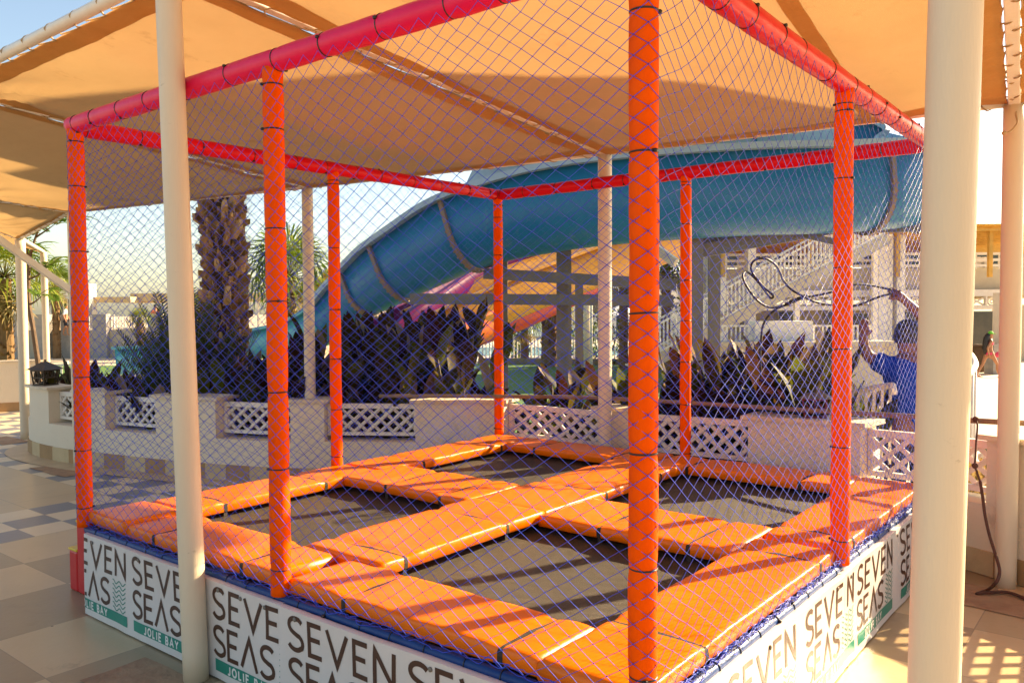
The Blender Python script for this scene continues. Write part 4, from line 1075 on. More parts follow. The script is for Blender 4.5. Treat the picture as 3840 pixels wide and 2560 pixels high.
# upper run of the same slide, above the canopy, whose shadow lies across the cloth
def upq(x, y, z, d=6.2): q = V(x, y, z)+sd*d; return q
up = smooth_path([at(1940, 345, 14.0), at(1700, 240, 13.4), at(1640, 120, 12.2), at(1750, -20, 10.8), upq(-1.1, 3.2, 2.7), upq(-1.9, 2.72, 2.79), upq(-3.0, 2.15, 2.87), upq(-4.4, 1.75, 2.92), upq(-6.0, 1.6, 2.95)], 8)
b = MB(); flume(b, up, BR, BW); b.build('flume', M['blueslide'], BS, smooth=True)
def slide(name, pts, R, wh, m, lab, mouth=None):
    pth = smooth_path(pts, 8); t = thing(name, V(pth[0].x, pth[0].y, GZ), lab, 'water slide')
    b = MB(); f = flume(b, pth, R, wh, n=14); b.build('flume', m, t, smooth=True)
    b = MB(); lipbar(b, f, R+.03, wh, .1, .05); lipbar(b, f, -R-.03, wh, .1, .05); b.build('flume_lip', mouth or m, t)
    return t
slide('water_slide', [at(968, 742, 14.2), at(1060, 700, 14.6), at(1180, 648, 15.2), at(1300, 605, 15.9), at(1430, 562, 16.6), at(1560, 520, 17.4), at(1700, 470, 18.2), at(1850, 430, 19)], .66, .2, M['yslide'], 'wide yellow water slide running under the blue flume')
slide('water_slide', [at(1000, 778, 14.8), at(1075, 752, 15.2), at(1180, 714, 15.8), at(1300, 662, 16.6), at(1400, 612, 17.4), at(1500, 570, 18.2)], .4, .2, M['rslide'], 'red water slide below the yellow one', M['oslide'])
slide('water_slide', [at(880, 765, 14.2), at(940, 712, 14.6), at(1000, 672, 15.2), at(1060, 635, 15.8), at(1150, 592, 16.6), at(1260, 556, 17.4)], .42, .15, M['pslide'], 'purple water slide between the blue flume and the yellow slide')
slide('water_slide', [at(1000, 772, 14.0), at(1040, 745, 14.3), at(1100, 722, 14.8)], .5, .1, M['oslide'], 'orange slide mouth sticking out among the dark cannas')
slide('water_slide', [at(702, 690, 24), at(760, 655, 24), at(800, 628, 24.4), at(860, 600, 25)], .5, .25, M['yslide'], 'far yellow slide just showing left of the blue flume')
# big tan sunshade far behind the left posts
t = thing('sunshade', at(730, 760, 27), 'pale tan sunshade roof seen between the left orange posts', 'sunshade')
b = MB(); b.add([at(690, 662, 26), at(775, 616, 26), at(775, 668, 23), at(690, 694, 23), at(690, 666, 26), at(775, 620, 26), at(775, 672, 23), at(690, 698, 23)], [(0, 1, 2, 3), (7, 6, 5, 4), (0, 4, 5, 1), (1, 5, 6, 2), (2, 6, 7, 3), (3, 7, 4, 0)])
b.build('roof_sheet', M['tanroof'], t)
b = MB()
for x, D in ((700, 25.8), (765, 25.8), (765, 23.2), (700, 23.2)): q = at(x, 684, D); b = MB(); b.tube([V(q.x, q.y, GZ), q], .05, 8); b.build('post', M['beam'], t)
# steel frame carrying the slides
SF = thing('steel_frame', at(1590, 900, 11.6), 'grey steel posts and cross beams that carry the blue slide', 'steel frame')
def post(x, ytop, D, wpx, name='post', m=None):
    q = at(x, ytop, D); r = wpx/2*D/1882; b = MB(); b.box(((q.x), q.y, (q.z+GZ)/2), (2*r*.8, 2*r*.8, q.z-GZ), .66); b.build(name, m or M['steel'], SF)
post(1598, 512, 11.3, 36); post(1291, 566, 12.2, 32); post(1157, 600, 12.4, 22); post(1330, 640, 13, 22); post(1590, 560, 12.0, 24); post(2135, 520, 11.2, 34)
def sbar(x0, y0, D0, x1, y1, D1, wpx):
    a, c = at(x0, y0, D0), at(x1, y1, D1); h = wpx*((D0+D1)/2)/1882; b = MB(); b.bar(a, c, h*.7, h); b.build('cross_beam', M['steel'], SF)
sbar(1112, 628, 11.9, 1552, 654, 11.5, 25); sbar(943, 686, 12.0, 1546, 690, 11.6, 25)
sbar(1606, 577, 11.4, 1925, 520, 11.2, 30); sbar(1606, 548, 11.6, 1800, 545, 11.6, 24); sbar(1870, 528, 11.5, 2140, 520, 11.2, 22); sbar(1740, 515, 11.4, 1920, 556, 11.0, 14)
sbar(1118, 604, 12.2, 1135, 606, 11.9, 16); sbar(1945, 500, 11.4, 2110, 530, 11.3, 14)
for x_, D_ in ((1300, 12.7), (1640, 12.7)):
    q = at(x_, 700, D_); b = MB(); b.box((q.x, q.y, (4.28+GZ)/2), (.16, .16, 4.28-GZ), .66); b.build('shade_deck_post', M['steel'], SF)  # posts added to carry the unseen shading deck
b = MB(); b.box((-3.6, 7.75, 4.35), (6.4, 3.4, .12)); b.build('added_shade_deck', M['steel'], SF)  # unseen deck, added to keep the sun off the left floor
b = MB(); b.bar(at(1506, 570, 12.5), at(1552, 604, 12.2), .07, .13); tag(b.build('white_brace', M['beam'], SF), label='white diagonal brace')
for x, y0, y1, r in ((1404, 640, 780, .05),):
    pass
t = thing('light_pole', at(1352, 760, 30), 'tan and white round pole rising beside the white fence', 'pole')
b = MB(); q = at(1348, 585, 26); b.tube([V(q.x, q.y, GZ), V(q.x, q.y, q.z+1)], .11, 12); b.build('pole', M['cap'], t, smooth=True)
b = MB(); q = at(1358, 585, 25.6); b.tube([V(q.x, q.y, GZ), V(q.x, q.y, q.z+1)], .045, 10); b.build('pipe', M['beam'], t, smooth=True)

# ---------------------------------------------------------------- fences, staircase
def picket_fence(name, a, c, h, step, lab, m=None, r=.018, rails=(.08, .93), top=None, z0=None):
    a, c = Vector(a), Vector(c); d = (c-a); L_ = Vector((d.x, d.y, 0)).length; n_ = int(L_/step)
    t = thing(name, a, lab, 'fence' if name != 'railing' else 'railing'); b = MB()
    for i in range(n_+1):
        q = a+d*(i/n_); b.bar(q+V(0, 0, h*rails[0]), q+V(0, 0, h*rails[1]), r*2, r*1.4, up=(d.y, -d.x, 0))
    b.build('pickets', m or M['beam'], t)
    b = MB(); 
    for k_ in rails: b.bar(a+V(0, 0, h*k_), c+V(0, 0, h*k_), .05, .05)
    b.build('fence_rail', m or M['beam'], t)
    b = MB()
    for i in range(0, n_+1, 14): q = a+d*(i/n_); b.bar(q, q+V(0, 0, h*1.02), .06, .06, up=(d.y, -d.x, 0))
    b.build('fence_post', m or M['beam'], t)
    return t
def gp(x, D, z=GZ): q = at(x, 700, D); return V(q.x, q.y, z)
picket_fence('picket_fence', gp(1108, 39), gp(1480, 37), 1.3, .17, 'white picket fence round the pool beyond the lawn', r=.026)
picket_fence('picket_fence', gp(1125, 52), gp(1500, 50), 1.35, .17, 'second white picket fence on the far side of the pool', r=.02)
picket_fence('picket_fence', gp(-40, 22), gp(190, 22.5), 1.15, .14, 'white picket fence behind the plants at the far left', r=.022)
for k_, (x0, x1) in enumerate(((1100, 1600),)):
    b = MB(); b.bar(gp(x0, 38.3, GZ+.12), gp(x1, 36.3, GZ+.12), .5, .26); tag(b.build('stone_border', M['stone']), 'low rough stone border along the edge of the lawn below the pool fence', 'stone border')
# raised terrace far left with fence and wall piers
t = thing('terrace_block', gp(200, 45), 'grey retaining wall with stone piers below the far left terrace', 'retaining wall')
zt = at(200, 757, 45).z
b = MB(); a, c = gp(-200, 45), gp(520, 45); b.bar(a+V(0, 0, (zt-GZ)/2), c+V(0, 0, (zt-GZ)/2), .4, zt-GZ); b.build('wall', M['greywall'], t)
b = MB()
for x in (28, 100, 160, 232, 358, 440): q = gp(x, 44.7); b = MB(); b.box((q.x, q.y, (zt+.85+GZ)/2), (.75, .5, zt+.85-GZ), .67); b.build('pier', M['greystone'], t)
q = (a+c)/2; b = MB(); s_, _u2 = frame(c-a); b.bar(a+FW*8+V(0, 0, zt-.1), c+FW*8+V(0, 0, zt-.1), 16, .15); b.build('terrace_slab', M['paving'], t)
picket_fence('picket_fence', gp(-180, 45, zt), gp(500, 45, zt), .8, .15, 'distant white fence along the raised terrace at left', r=.02)
# staircase with picket railings
SX = [(1462, 852), (2040, 548)]
ST = thing('staircase', gp(1462, 26.5), 'grey outdoor staircase with white picket railings climbing to the right', 'staircase')
for off, nm in ((0, 0), (1.5, 1)):
    a = at(1462, 852, 26.5); c = at(2040, 548, 25.5); o_ = FW*off; o_.z = 0
    b = MB(); b.bar(a+o_, c+o_, .12, .34); b.build('stringer', M['lip'] if False else M['greywall'], ST)
    b = MB(); n_ = 62
    for i in range(n_+1): q = (a+o_).lerp(c+o_, i/n_); b.bar(q+V(0, 0, .15), q+V(0, 0, 1.12), .045, .03, up=(1, .6, 0))
    b.bar(a+o_+V(0, 0, 1.14), c+o_+V(0, 0, 1.14), .07, .06); b.bar(a+o_+V(0, 0, .24), c+o_+V(0, 0, .24), .05, .05); b.build('railing', M['beam'], ST)
b = MB(); a = at(1462, 852, 26.5); c = at(2040, 548, 25.5)
for i in range(30):
    q = a.lerp(c, i/29)+V(FW.x, FW.y, 0)*.75+V(0, 0, .12); b.box(q, (.34, 1.4, .05), .67+math.pi/2*0-.0)
b.build('treads', M['paving'], ST)
b = MB()
for x, y in ((1640, 750), (1830, 650), (2010, 565)):
    q = at(x, y, 26.3); b = MB(); b.box((q.x, q.y, (q.z+GZ)/2), (.16, .16, q.z-GZ), .67); b.build('support_post', M['whitewall'], ST)
# ---------------------------------------------------------------- buildings
def blk(mb, x0, y0, x1, y1, D, deep, zmin=None):
    # a box whose front face spans the image rectangle at depth D
    a, c = at(x0, y0, D), at(x1, y1, D); zt_, zb = max(a.z, c.z), min(a.z, c.z) if zmin is None else zmin
    ax = RT*((x1-x0)/1882*D); ax.z = 0; f = V(FW.x, FW.y, 0).normalized()*deep; p0 = at(x0, 710, D); p0.z = 0
    P = [p0, p0+ax, p0+ax+f, p0+f]
    mb.hexa([q+V(0, 0, zb) for q in P]+[q+V(0, 0, zt_) for q in P])
HB = thing('hotel_building', gp(1900, 33), 'cream two-storey pool building with balcony, white lattice frieze and yellow pergola', 'building')
D = 32
b = MB()
blk(b, 1640, 618, 2420, 676, D, 7); blk(b, 1640, 676, 2420, 684, D+.3, 6.5)       # parapet and floor slab
blk(b, 1640, 560, 1660, 618, D+4, 3); blk(b, 2020, 560, 2420, 620, D+5, 2)
blk(b, 1640, 700, 2235, 870, D+6, .4, GZ); blk(b, 2290, 700, 2420, 870, D+6, .4, GZ)
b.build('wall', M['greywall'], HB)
b = MB()
for x0, x1, yt in ((1628, 1645, 545), (1652, 1668, 545), (2018, 2050, 540), (2060, 2078, 540), (1718, 1736, 560), (2298, 2312, 672)):
    b = MB(); blk(b, x0, yt, x1, 870, D-1.2, .5, GZ); b.build('column', M['whitewall'], HB)
b = MB(); blk(b, 1640, 668, 2310, 680, D-.3, .2); blk(b, 1640, 704, 2310, 710, D-.3, .2)
for x in range(1650, 2312, 44): blk(b, x-2, 680, x+2, 704, D-.3, .16)
def fz(x, y): return at(x, y, D-.2)
for i, x in enumerate(range(1652, 2290, 44)):
    if i % 2:
        b.bar(fz(x, 681), fz(x+40, 703), .06, .06); b.bar(fz(x, 703), fz(x+40, 681), .06, .06)
    else:
        for cx_ in (x+10, x+29):
            pp = [fz(cx_+9*math.cos(j*.5236), 692+9*math.sin(j*.5236)) for j in range(13)]; b.tube(pp, .035, 5)
            pp = [fz(cx_+4*math.cos(j*.785), 692+4*math.sin(j*.785)) for j in range(9)]; b.tube(pp, .03, 5)
b.build('lattice_frieze', M['lattice'], HB)
b = MB()
for y in (583, 597, 610): blk(b, 1640, y, 2300, y+2.5, D-.1, .06)
for x in range(1642, 2300, 26): blk(b, x, 583, x+2, 618, D-.1, .05)
b.build('balcony_railing', M['beam'], HB)
b = MB()   # pergola over the balcony: front beams, slats sloping, seen from below
for k_ in range(13):
    dd = D-2+.55*k_; a, c = at(1600, 700, dd), at(2420, 700, dd); z = at(2300, 524, D-2).z-.06-.036*k_; a.z = c.z = z; b.bar(a, c, .12, .09)
for x in range(1600, 2420, 13):
    a, c = at(x, 700, D-2.3), at(x, 700, D-2); a2 = V(a.x, a.y, at(2300, 524, D-2).z+.1); f = V(FW.x, FW.y, 0).normalized()*7; b.bar(a2, a2+f+V(0, 0, -.45), .165, .05)
b.build('pergola', M['pergola'], HB)
b = MB()
for x in (1660, 1860, 2060, 2272, 2330):
    q = at(x, 700, D-1.7); zt_ = at(2300, 524, D-2).z; b.box((q.x, q.y, (zt_+at(x, 640, D).z)/2), (.14, .14, zt_-at(x, 640, D).z), .67); b.build('pergola_post', M['pergola'], HB); b = MB()
for k_, (x0, y0, x1, y1) in enumerate(((1700, 712, 1735, 800), (1790, 716, 1830, 775), (1900, 716, 1945, 790), (2080, 716, 2110, 800), (2236, 716, 2290, 850), (1960, 720, 1995, 790))):
    f = MB(); blk(f, x0-2, y0-2, x1+2, y1+2, D+5.85, .12); w_ = f.build('window', M['beam'], HB)
    f = MB(); blk(f, x0, y0, x1, y1, D+5.8, .05); f.build('pane', M['glass'], w_)
b = MB()
for x in (1700, 1760, 1845, 1930, 2235, 2260): blk(b, x, 590, x+16, 618, D+1, .5); blk(b, x-2, 600, x+20, 603, D+.9, .5)
tag(b.build('balcony_furniture', M['white'], HB), kind='stuff')
f = MB(); blk(f, 1662, 566, 2290, 612, D+4.6, .1); f.build('glazing', M['glass'], HB)
# low white counter and kerb in front of it
t = thing('poolside_bar', gp(1800, 24), 'plain white counter block beyond the cannas at right', 'counter')
b = MB(); blk(b, 1735, 738, 1868, 800, 23, .6, GZ); b.build('counter', M['whitewall'], t)
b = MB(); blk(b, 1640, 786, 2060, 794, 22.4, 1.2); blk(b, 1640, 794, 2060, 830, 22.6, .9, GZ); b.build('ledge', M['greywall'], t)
picket_fence('picket_fence', at(1640, 786, 23.2), at(2000, 786, 23.2), .5, .12, 'low white fence on the ledge beyond the cannas', r=.02)
# dark stone counter near the woman and steps
b = MB(); blk(b, 2284, 790, 2306, 850, 30.5, .6, GZ); o = b.build('stone_counter', M['greystone']); tag(o, 'grey stone counter end beside the building column at right', 'counter')
b = MB(); blk(b, 2244, 795, 2266, 850, 31.5, .6, GZ); blk(b, 2238, 792, 2270, 796, 31.4, .7); o = b.build('serving_cart', M['wood']); tag(o, 'dark serving cart behind the woman in the green cap', 'cart')
# left white building
t = thing('white_building', gp(160, 44), 'small flat-roofed white building with a wide window at the far left', 'building'); D = 46.5
b = MB(); blk(b, 100, 652, 206, 757, D, .8, zt); b.build('wall', M['whitewall'], t)
b = MB(); blk(b, 188, 680, 205, 757, D-.12, .3, zt); b.build('stone_pilaster', M['greystone'], t)
f = MB(); blk(f, 116, 685, 189, 738, D-.1, .2); w_ = f.build('window', M['beam'], t)
f = MB(); blk(f, 118, 688, 143, 736, D-.14, .1); blk(f, 147, 688, 153, 736, D-.14, .1); blk(f, 157, 688, 187, 736, D-.14, .1); f.build('pane', M['glass'], w_)
# far pergola terrace roof
t = thing('terrace_pavilion', gp(500, 50), 'long flat tan terrace roof on thin posts in the distance', 'pavilion')
b = MB(); blk(b, 300, 674, 770, 690, 48, 5); blk(b, 216, 682, 300, 694, 47, 5); b.build('roof', M['tanroof'], t)
b = MB()
for x in (318, 380, 440, 590, 700): b = MB(); blk(b, x, 690, x+3, 757, 48.2, .2, zt); b.build('post', M['beam'], t)
b = MB(); blk(b, 250, 757, 800, 759, 48, 6); b.build('terrace_floor_slab', M['paving'], t)
# white hotel block behind the palms, centre
t = thing('hotel_block', gp(1400, 70), 'pale hotel block far behind the palms in the middle', 'building')
b = MB(); blk(b, 1100, 645, 1640, 790, 72, 10, GZ); b.build('wall', M['whitewall'], t)
for x in range(1120, 1630, 40):
    for y in (660, 700):
        f = MB(); blk(f, x, y, x+22, y+22, 71.9, .3); w_ = f.build('window', M['beam'], t); f = MB(); blk(f, x+1.5, y+1.5, x+20.5, y+20.5, 71.85, .1); f.build('pane', M['glass'], w_)
for x, D_, lab, sd_ in ((1425, 44, 'white open parasol behind the pool fence, right of the tall pole', 1), (1215, 46, 'folded white parasol standing at the left end of the pool', 2)):
    t = thing('parasol', gp(x, D_), lab, 'parasol'); p = gp(x, D_)
    b = MB(); b.tube([p, p+V(0, 0, 2.6)], .035, 8); b.build('pole', M['beam'], t)
    b = MB()
    if sd_ == 1: b.lathe(p+V(0, 0, 2.15), [(1.5, 0), (1.45, .03), (.05, .55)], 8)
    else: b.lathe(p+V(0, 0, 1.0), [(.12, 0), (.2, .2), (.16, 1.2), (.03, 1.7)], 8)
    b.build('parasol_canopy', M['white'], t)
b = MB(); blk(b, 1418, 725, 1436, 775, 46, .5); tag(b.build('kiosk_screen', M['dark']), 'dark green screen under the white parasol', 'screen')

# ---------------------------------------------------------------- near right: railing, bin, stump
def px(x, y, D): return at(x, y, D)
# white round-topped railing by the man
t = thing('railing', at(1990, 1000, 5.9), 'white handrail with flat uprights standing beside the man in blue', 'railing')
b = MB(); hr = [px(1905, 912, 6.35), px(1955, 902, 6.2), px(2040, 886, 5.95), px(2050, 890, 5.9), px(2053, 905, 5.9)]
b.tube(smooth_path(hr, 5), .026, 10); b.build('handrail', M['beam'], t, smooth=True)
b = MB()
for i in range(8):
    f = i/7; a = px(1915+130*f, 912-22*f, 6.3-.35*f); b.bar(V(a.x, a.y, -.25), a, .055, .02, up=(1, .3, 0))
b.build('upright', M['beam'], t)
t = thing('railing', at(2230, 990, 6.2), 'white curved handrail with slim uprights just right of the nearest column', 'railing')
b = MB(); hr = [px(2205, 872, 6.0), px(2228, 855, 6.3), px(2240, 838, 6.9), px(2235, 822, 7.6), px(2228, 812, 8.3)]
b.tube(smooth_path(hr, 5), .026, 10); b.build('handrail', M['beam'], t, smooth=True)
b = MB(); sp_ = smooth_path(hr, 3)
for q in sp_[::2]: b.tube([V(q.x, q.y, -.4), q], .014, 7)
b.build('upright', M['beam'], t, smooth=True)
t = thing('bin', gp(2335, 5.3, -.3), 'dark green plastic bin with a white rim half hidden by the right column', 'bin'); q = gp(2335, 5.3, -.3)
b = MB(); b.lathe(q, [(.13, 0), (.15, .3), (.175, .98), (.18, 1.0)], 20); b.build('bin_body', M['bin'], t, smooth=True)
b = MB(); b.lathe(q+V(0, 0, .86), [(.17, 0), (.205, .015), (.205, .04), (.17, .05)], 20); b.build('rim', M['beam'], t, smooth=True)
random.seed(71)
q = gp(2252, 5.35, -.35); t = thing('straw_bundle', q, 'heap of dry straw coloured palm fibre behind the lattice at right', 'straw heap')
b = MB()
for k_ in range(260):
    a = random.random()*6.28; z = random.random()*.95; r_ = .2*(1.05-z*.75); p0 = q+V(r_*math.cos(a), r_*math.sin(a), z)
    d = V(random.gauss(0, .3), random.gauss(0, .3), -1).normalized(); b.tube([p0, p0+d*.12, p0+d*.22+V(.02*math.cos(a), .02*math.sin(a), 0)], .009, 4)
b.ball(q+V(0, 0, .3), .25, 10, 8, (.8, .8, 1.5)); b.build('fibre', M['straw'], t)

# ---------------------------------------------------------------- people
def skin_mesh(name, J, edges, m, parent, root, sub=2):
    ids = {k_: i for i, k_ in enumerate(J)}
    base = ORG.get(parent.name, V(0, 0, 0)) if parent else V(0, 0, 0)
    me = bpy.data.meshes.new(name); me.from_pydata([tuple(Vector(J[k_][0])-base) for k_ in J], [(ids[a], ids[c]) for a, c in edges], [])
    o = bpy.data.objects.new(name, me); link(o, parent)
    sk = o.modifiers.new('skin', 'SKIN'); sk.use_smooth_shade = True
    for k_, (p, r) in J.items():
        rr = r if isinstance(r, (tuple, list)) else (r, r); me.skin_vertices[0].data[ids[k_]].radius = rr
    for k_ in J: me.skin_vertices[0].data[ids[k_]].use_root = (k_ == root)
    su = o.modifiers.new('sub', 'SUBSURF'); su.levels = sub; su.render_levels = sub
    dg = bpy.context.evaluated_depsgraph_get(); dg.update(); nm = bpy.data.meshes.new_from_object(o.evaluated_get(dg))
    o.modifiers.clear(); o.data = nm; nm.materials.clear(); nm.materials.append(m)
    nm.polygons.foreach_set('use_smooth', [True]*len(nm.polygons)); return o
# man in the blue shirt, seen from behind, both arms up
D = 6.05
MF = gp(2092, D, -.27)
t = thing('person', MF, 'man in a blue shirt seen from behind, both arms raised, holding a looped black cable', 'person')
def W(x, y, dd=0): return at(x, y, D+dd)
neck = W(2090, 822); hip = V(neck.x, neck.y, -.27+.92)
rt_ = V(RT.x, RT.y, 0).normalized(); ff = V(FW.x, FW.y, 0).normalized()
J = {'hip': (hip, (.14, .11)), 'waist': (hip+V(0, 0, .16), (.135, .1)), 'chest': (hip+V(0, 0, .36), (.155, .11)), 'neckb': (neck+V(0, 0, -.03), .075), 'neck': (neck+V(0, 0, .04), .055),
     'head1': (W(2086, 800), .07), 'head2': (W(2084, 782, .01), (.082, .092)), 'head3': (W(2085, 763, .01), (.078, .088)), 'head4': (W(2085, 749), (.05, .06)),
     'lsh': (neck-rt_*.17+V(0, 0, -.06), .068), 'lel': (W(1994, 818, .05), .047), 'lfa': (W(1983, 794, .03), .041), 'lwr': (W(1984, 772, 0), .029), 'lpalm': (W(1985, 758, -.01), (.042, .026)), 'lk': (W(1985, 747, -.015), (.04, .024)),
     'rsh': (neck+rt_*.17+V(0, 0, -.05), .068), 'rel': (W(2142, 752, -.05), .048), 'rfa': (W(2108, 718, -.05), .042), 'rwr': (W(2078, 689, -.04), .03), 'rpalm': (W(2064, 676, -.04), (.04, .026)), 'rk': (W(2056, 670, -.04), (.036, .024))}
E_ = [('hip', 'waist'), ('waist', 'chest'), ('chest', 'neckb'), ('neckb', 'neck'), ('neck', 'head1'), ('head1', 'head2'), ('head2', 'head3'), ('head3', 'head4'), ('neckb', 'lsh'), ('lsh', 'lel'), ('lel', 'lfa'), ('lfa', 'lwr'), ('lwr', 'lpalm'), ('lpalm', 'lk'),
      ('neckb', 'rsh'), ('rsh', 'rel'), ('rel', 'rfa'), ('rfa', 'rwr'), ('rwr', 'rpalm'), ('rpalm', 'rk')]
for sd__, s_ in (('l', -1), ('r', 1)):
    for k_, z in (('kn', .5), ('an', .09)): J[sd__+k_] = (hip+rt_*s_*(.1 if k_ == 'kn' else .12)+V(0, 0, z-.92), .06 if k_ == 'kn' else .042)
    J[sd__+'th'] = (hip+rt_*s_*.095+V(0, 0, -.1), .088); J[sd__+'toe'] = (hip+rt_*s_*.13+ff*.16+V(0, 0, .035-.92), .035)
    E_ += [('hip', sd__+'th'), (sd__+'th', sd__+'kn'), (sd__+'kn', sd__+'an'), (sd__+'an', sd__+'toe')]
# fingers: the left ones curl over, the right ones reach and grip the cable
fl = [(1978, 742, 1980, 735, 1986, 738), (1983, 740, 1985, 733, 1990, 737), (1988, 741, 1990, 735, 1994, 740), (1992, 745, 1995, 741, 1996, 747)]
fr_ = [(2052, 664, 2046, 662, 2043, 668), (2049, 667, 2042, 666, 2040, 672), (2049, 672, 2043, 673, 2042, 678), (2052, 677, 2047, 680, 2047, 684)]
for tag_, fs_, k0 in (('l', fl, 'lk'), ('r', fr_, 'rk')):
    for i, (a, b_, c, d, e, f) in enumerate(fs_):
        dd = -.01-.012*i
        J[f'{tag_}f{i}a'] = (W(a, b_, dd), .0125); J[f'{tag_}f{i}b'] = (W(c, d, dd), .0105); J[f'{tag_}f{i}c'] = (W(e, f, dd), .009)
        E_ += [(k0, f'{tag_}f{i}a'), (f'{tag_}f{i}a', f'{tag_}f{i}b'), (f'{tag_}f{i}b', f'{tag_}f{i}c')]
J['lt1'] = (W(1998, 764, -.03), .013); J['lt2'] = (W(2004, 757, -.04), .01); E_ += [('lpalm', 'lt1'), ('lt1', 'lt2')]
J['rt1'] = (W(2052, 686, -.06), .014); J['rt2'] = (W(2041, 684, -.06), .011); E_ += [('rpalm', 'rt1'), ('rt1', 'rt2')]
body = skin_mesh('body', J, E_, M['skind'], t, 'hip')
SH = {k_: (J[k_][0], tuple(v+.017 for v in (J[k_][1] if isinstance(J[k_][1], tuple) else (J[k_][1],)*2))) for k_ in ('waist', 'chest', 'neckb', 'lsh', 'rsh')}
SH['hem'] = (hip+V(0, 0, -.12), (.175, .14)); SH['lsl'] = (J['lsh'][0].lerp(J['lel'][0], .78), (.082, .075)); SH['rsl'] = (J['rsh'][0].lerp(J['rel'][0], .55), (.08, .075)); SH['lsm'] = (J['lsh'][0].lerp(J['lel'][0], .4), .083)
SH['neckb'] = (J['neckb'][0]+V(0, 0, .0), (.1, .09))
skin_mesh('shirt', SH, [('hem', 'waist'), ('waist', 'chest'), ('chest', 'neckb'), ('neckb', 'lsh'), ('lsh', 'lsm'), ('lsm', 'lsl'), ('neckb', 'rsh'), ('rsh', 'rsl')], M['shirt'], t, 'waist')
b = MB(); hc = W(2086, 770, -.012)
b.grid(18, 14, lambda u, v: hc+V(math.cos(u*6.283)*math.sin(.02+v*2.0)*.1, math.sin(u*6.283)*math.sin(.02+v*2.0)*.106, math.cos(.02+v*2.0)*.125)*(1+.07*nz(math.cos(u*6.283)*4, math.sin(u*6.283)*4, v*7)))
b.build('hair', M['hair'], t, smooth=True)
b = MB()
for s_ in (-1, 1): b.ball(W(2086, 778, .01)+rt_*s_*.088, .03, 8, 6, (.4, .7, 1.1))
b.build('ear', M['skind'], t, smooth=True)
TRZ = {'hip': (hip+V(0, 0, 0), (.155, .125))}
for s_ in 'lr':
    for k_, r in (('th', .1), ('kn', .078)): TRZ[s_+k_] = (J[s_+k_][0], r)
    TRZ[s_+'cuff'] = (J[s_+'an'][0]+V(0, 0, .06), .07)
skin_mesh('trousers', TRZ, [('hip', 'lth'), ('lth', 'lkn'), ('lkn', 'lcuff'), ('hip', 'rth'), ('rth', 'rkn'), ('rkn', 'rcuff')], M['trouser'], t, 'hip')
# looped cable he holds
def z6(x, y): return (2560+x/1.8234)/K, (860+y/1.8234)/K
c1 = [(1425, 412), (1370, 400), (1300, 385), (1180, 376), (1060, 418), (940, 447), (820, 470), (710, 515), (600, 533), (505, 480), (430, 375), (412, 312), (440, 290), (500, 340), (560, 415), (600, 468), (618, 452), (560, 400), (500, 330), (467, 270), (480, 222), (520, 200), (575, 203), (632, 240), (668, 300), (690, 350), (745, 412), (835, 462), (920, 500), (1050, 518), (1180, 522), (1290, 482), (1360, 456), (1430, 440)]
P = [at(*z6(*q), D-.06+.05*math.sin(i*1.1)) for i, q in enumerate(c1)]
b = MB(); b.tube(smooth_path(P, 5), .0085, 7)
c2 = [(860, 455), (800, 470), (720, 510), (640, 545), (580, 600), (548, 660), (538, 730), (535, 820), (530, 900)]
P2 = [at(*z6(*q), D-.02) for q in c2]; P2.append(V(P2[-1].x, P2[-1].y+.1, -.2)); b.tube(smooth_path(P2, 5), .0085, 7)
for k_ in range(5): b.tube([at(*z6(700+28*k_, 512-13*k_), D-.05), at(*z6(760+24*k_, 490-10*k_), D-.08)], .012, 6)
o = b.build('cable', M['cable'], smooth=True); tag(o, 'black cable in loops held up by the man in the blue shirt', 'cable')

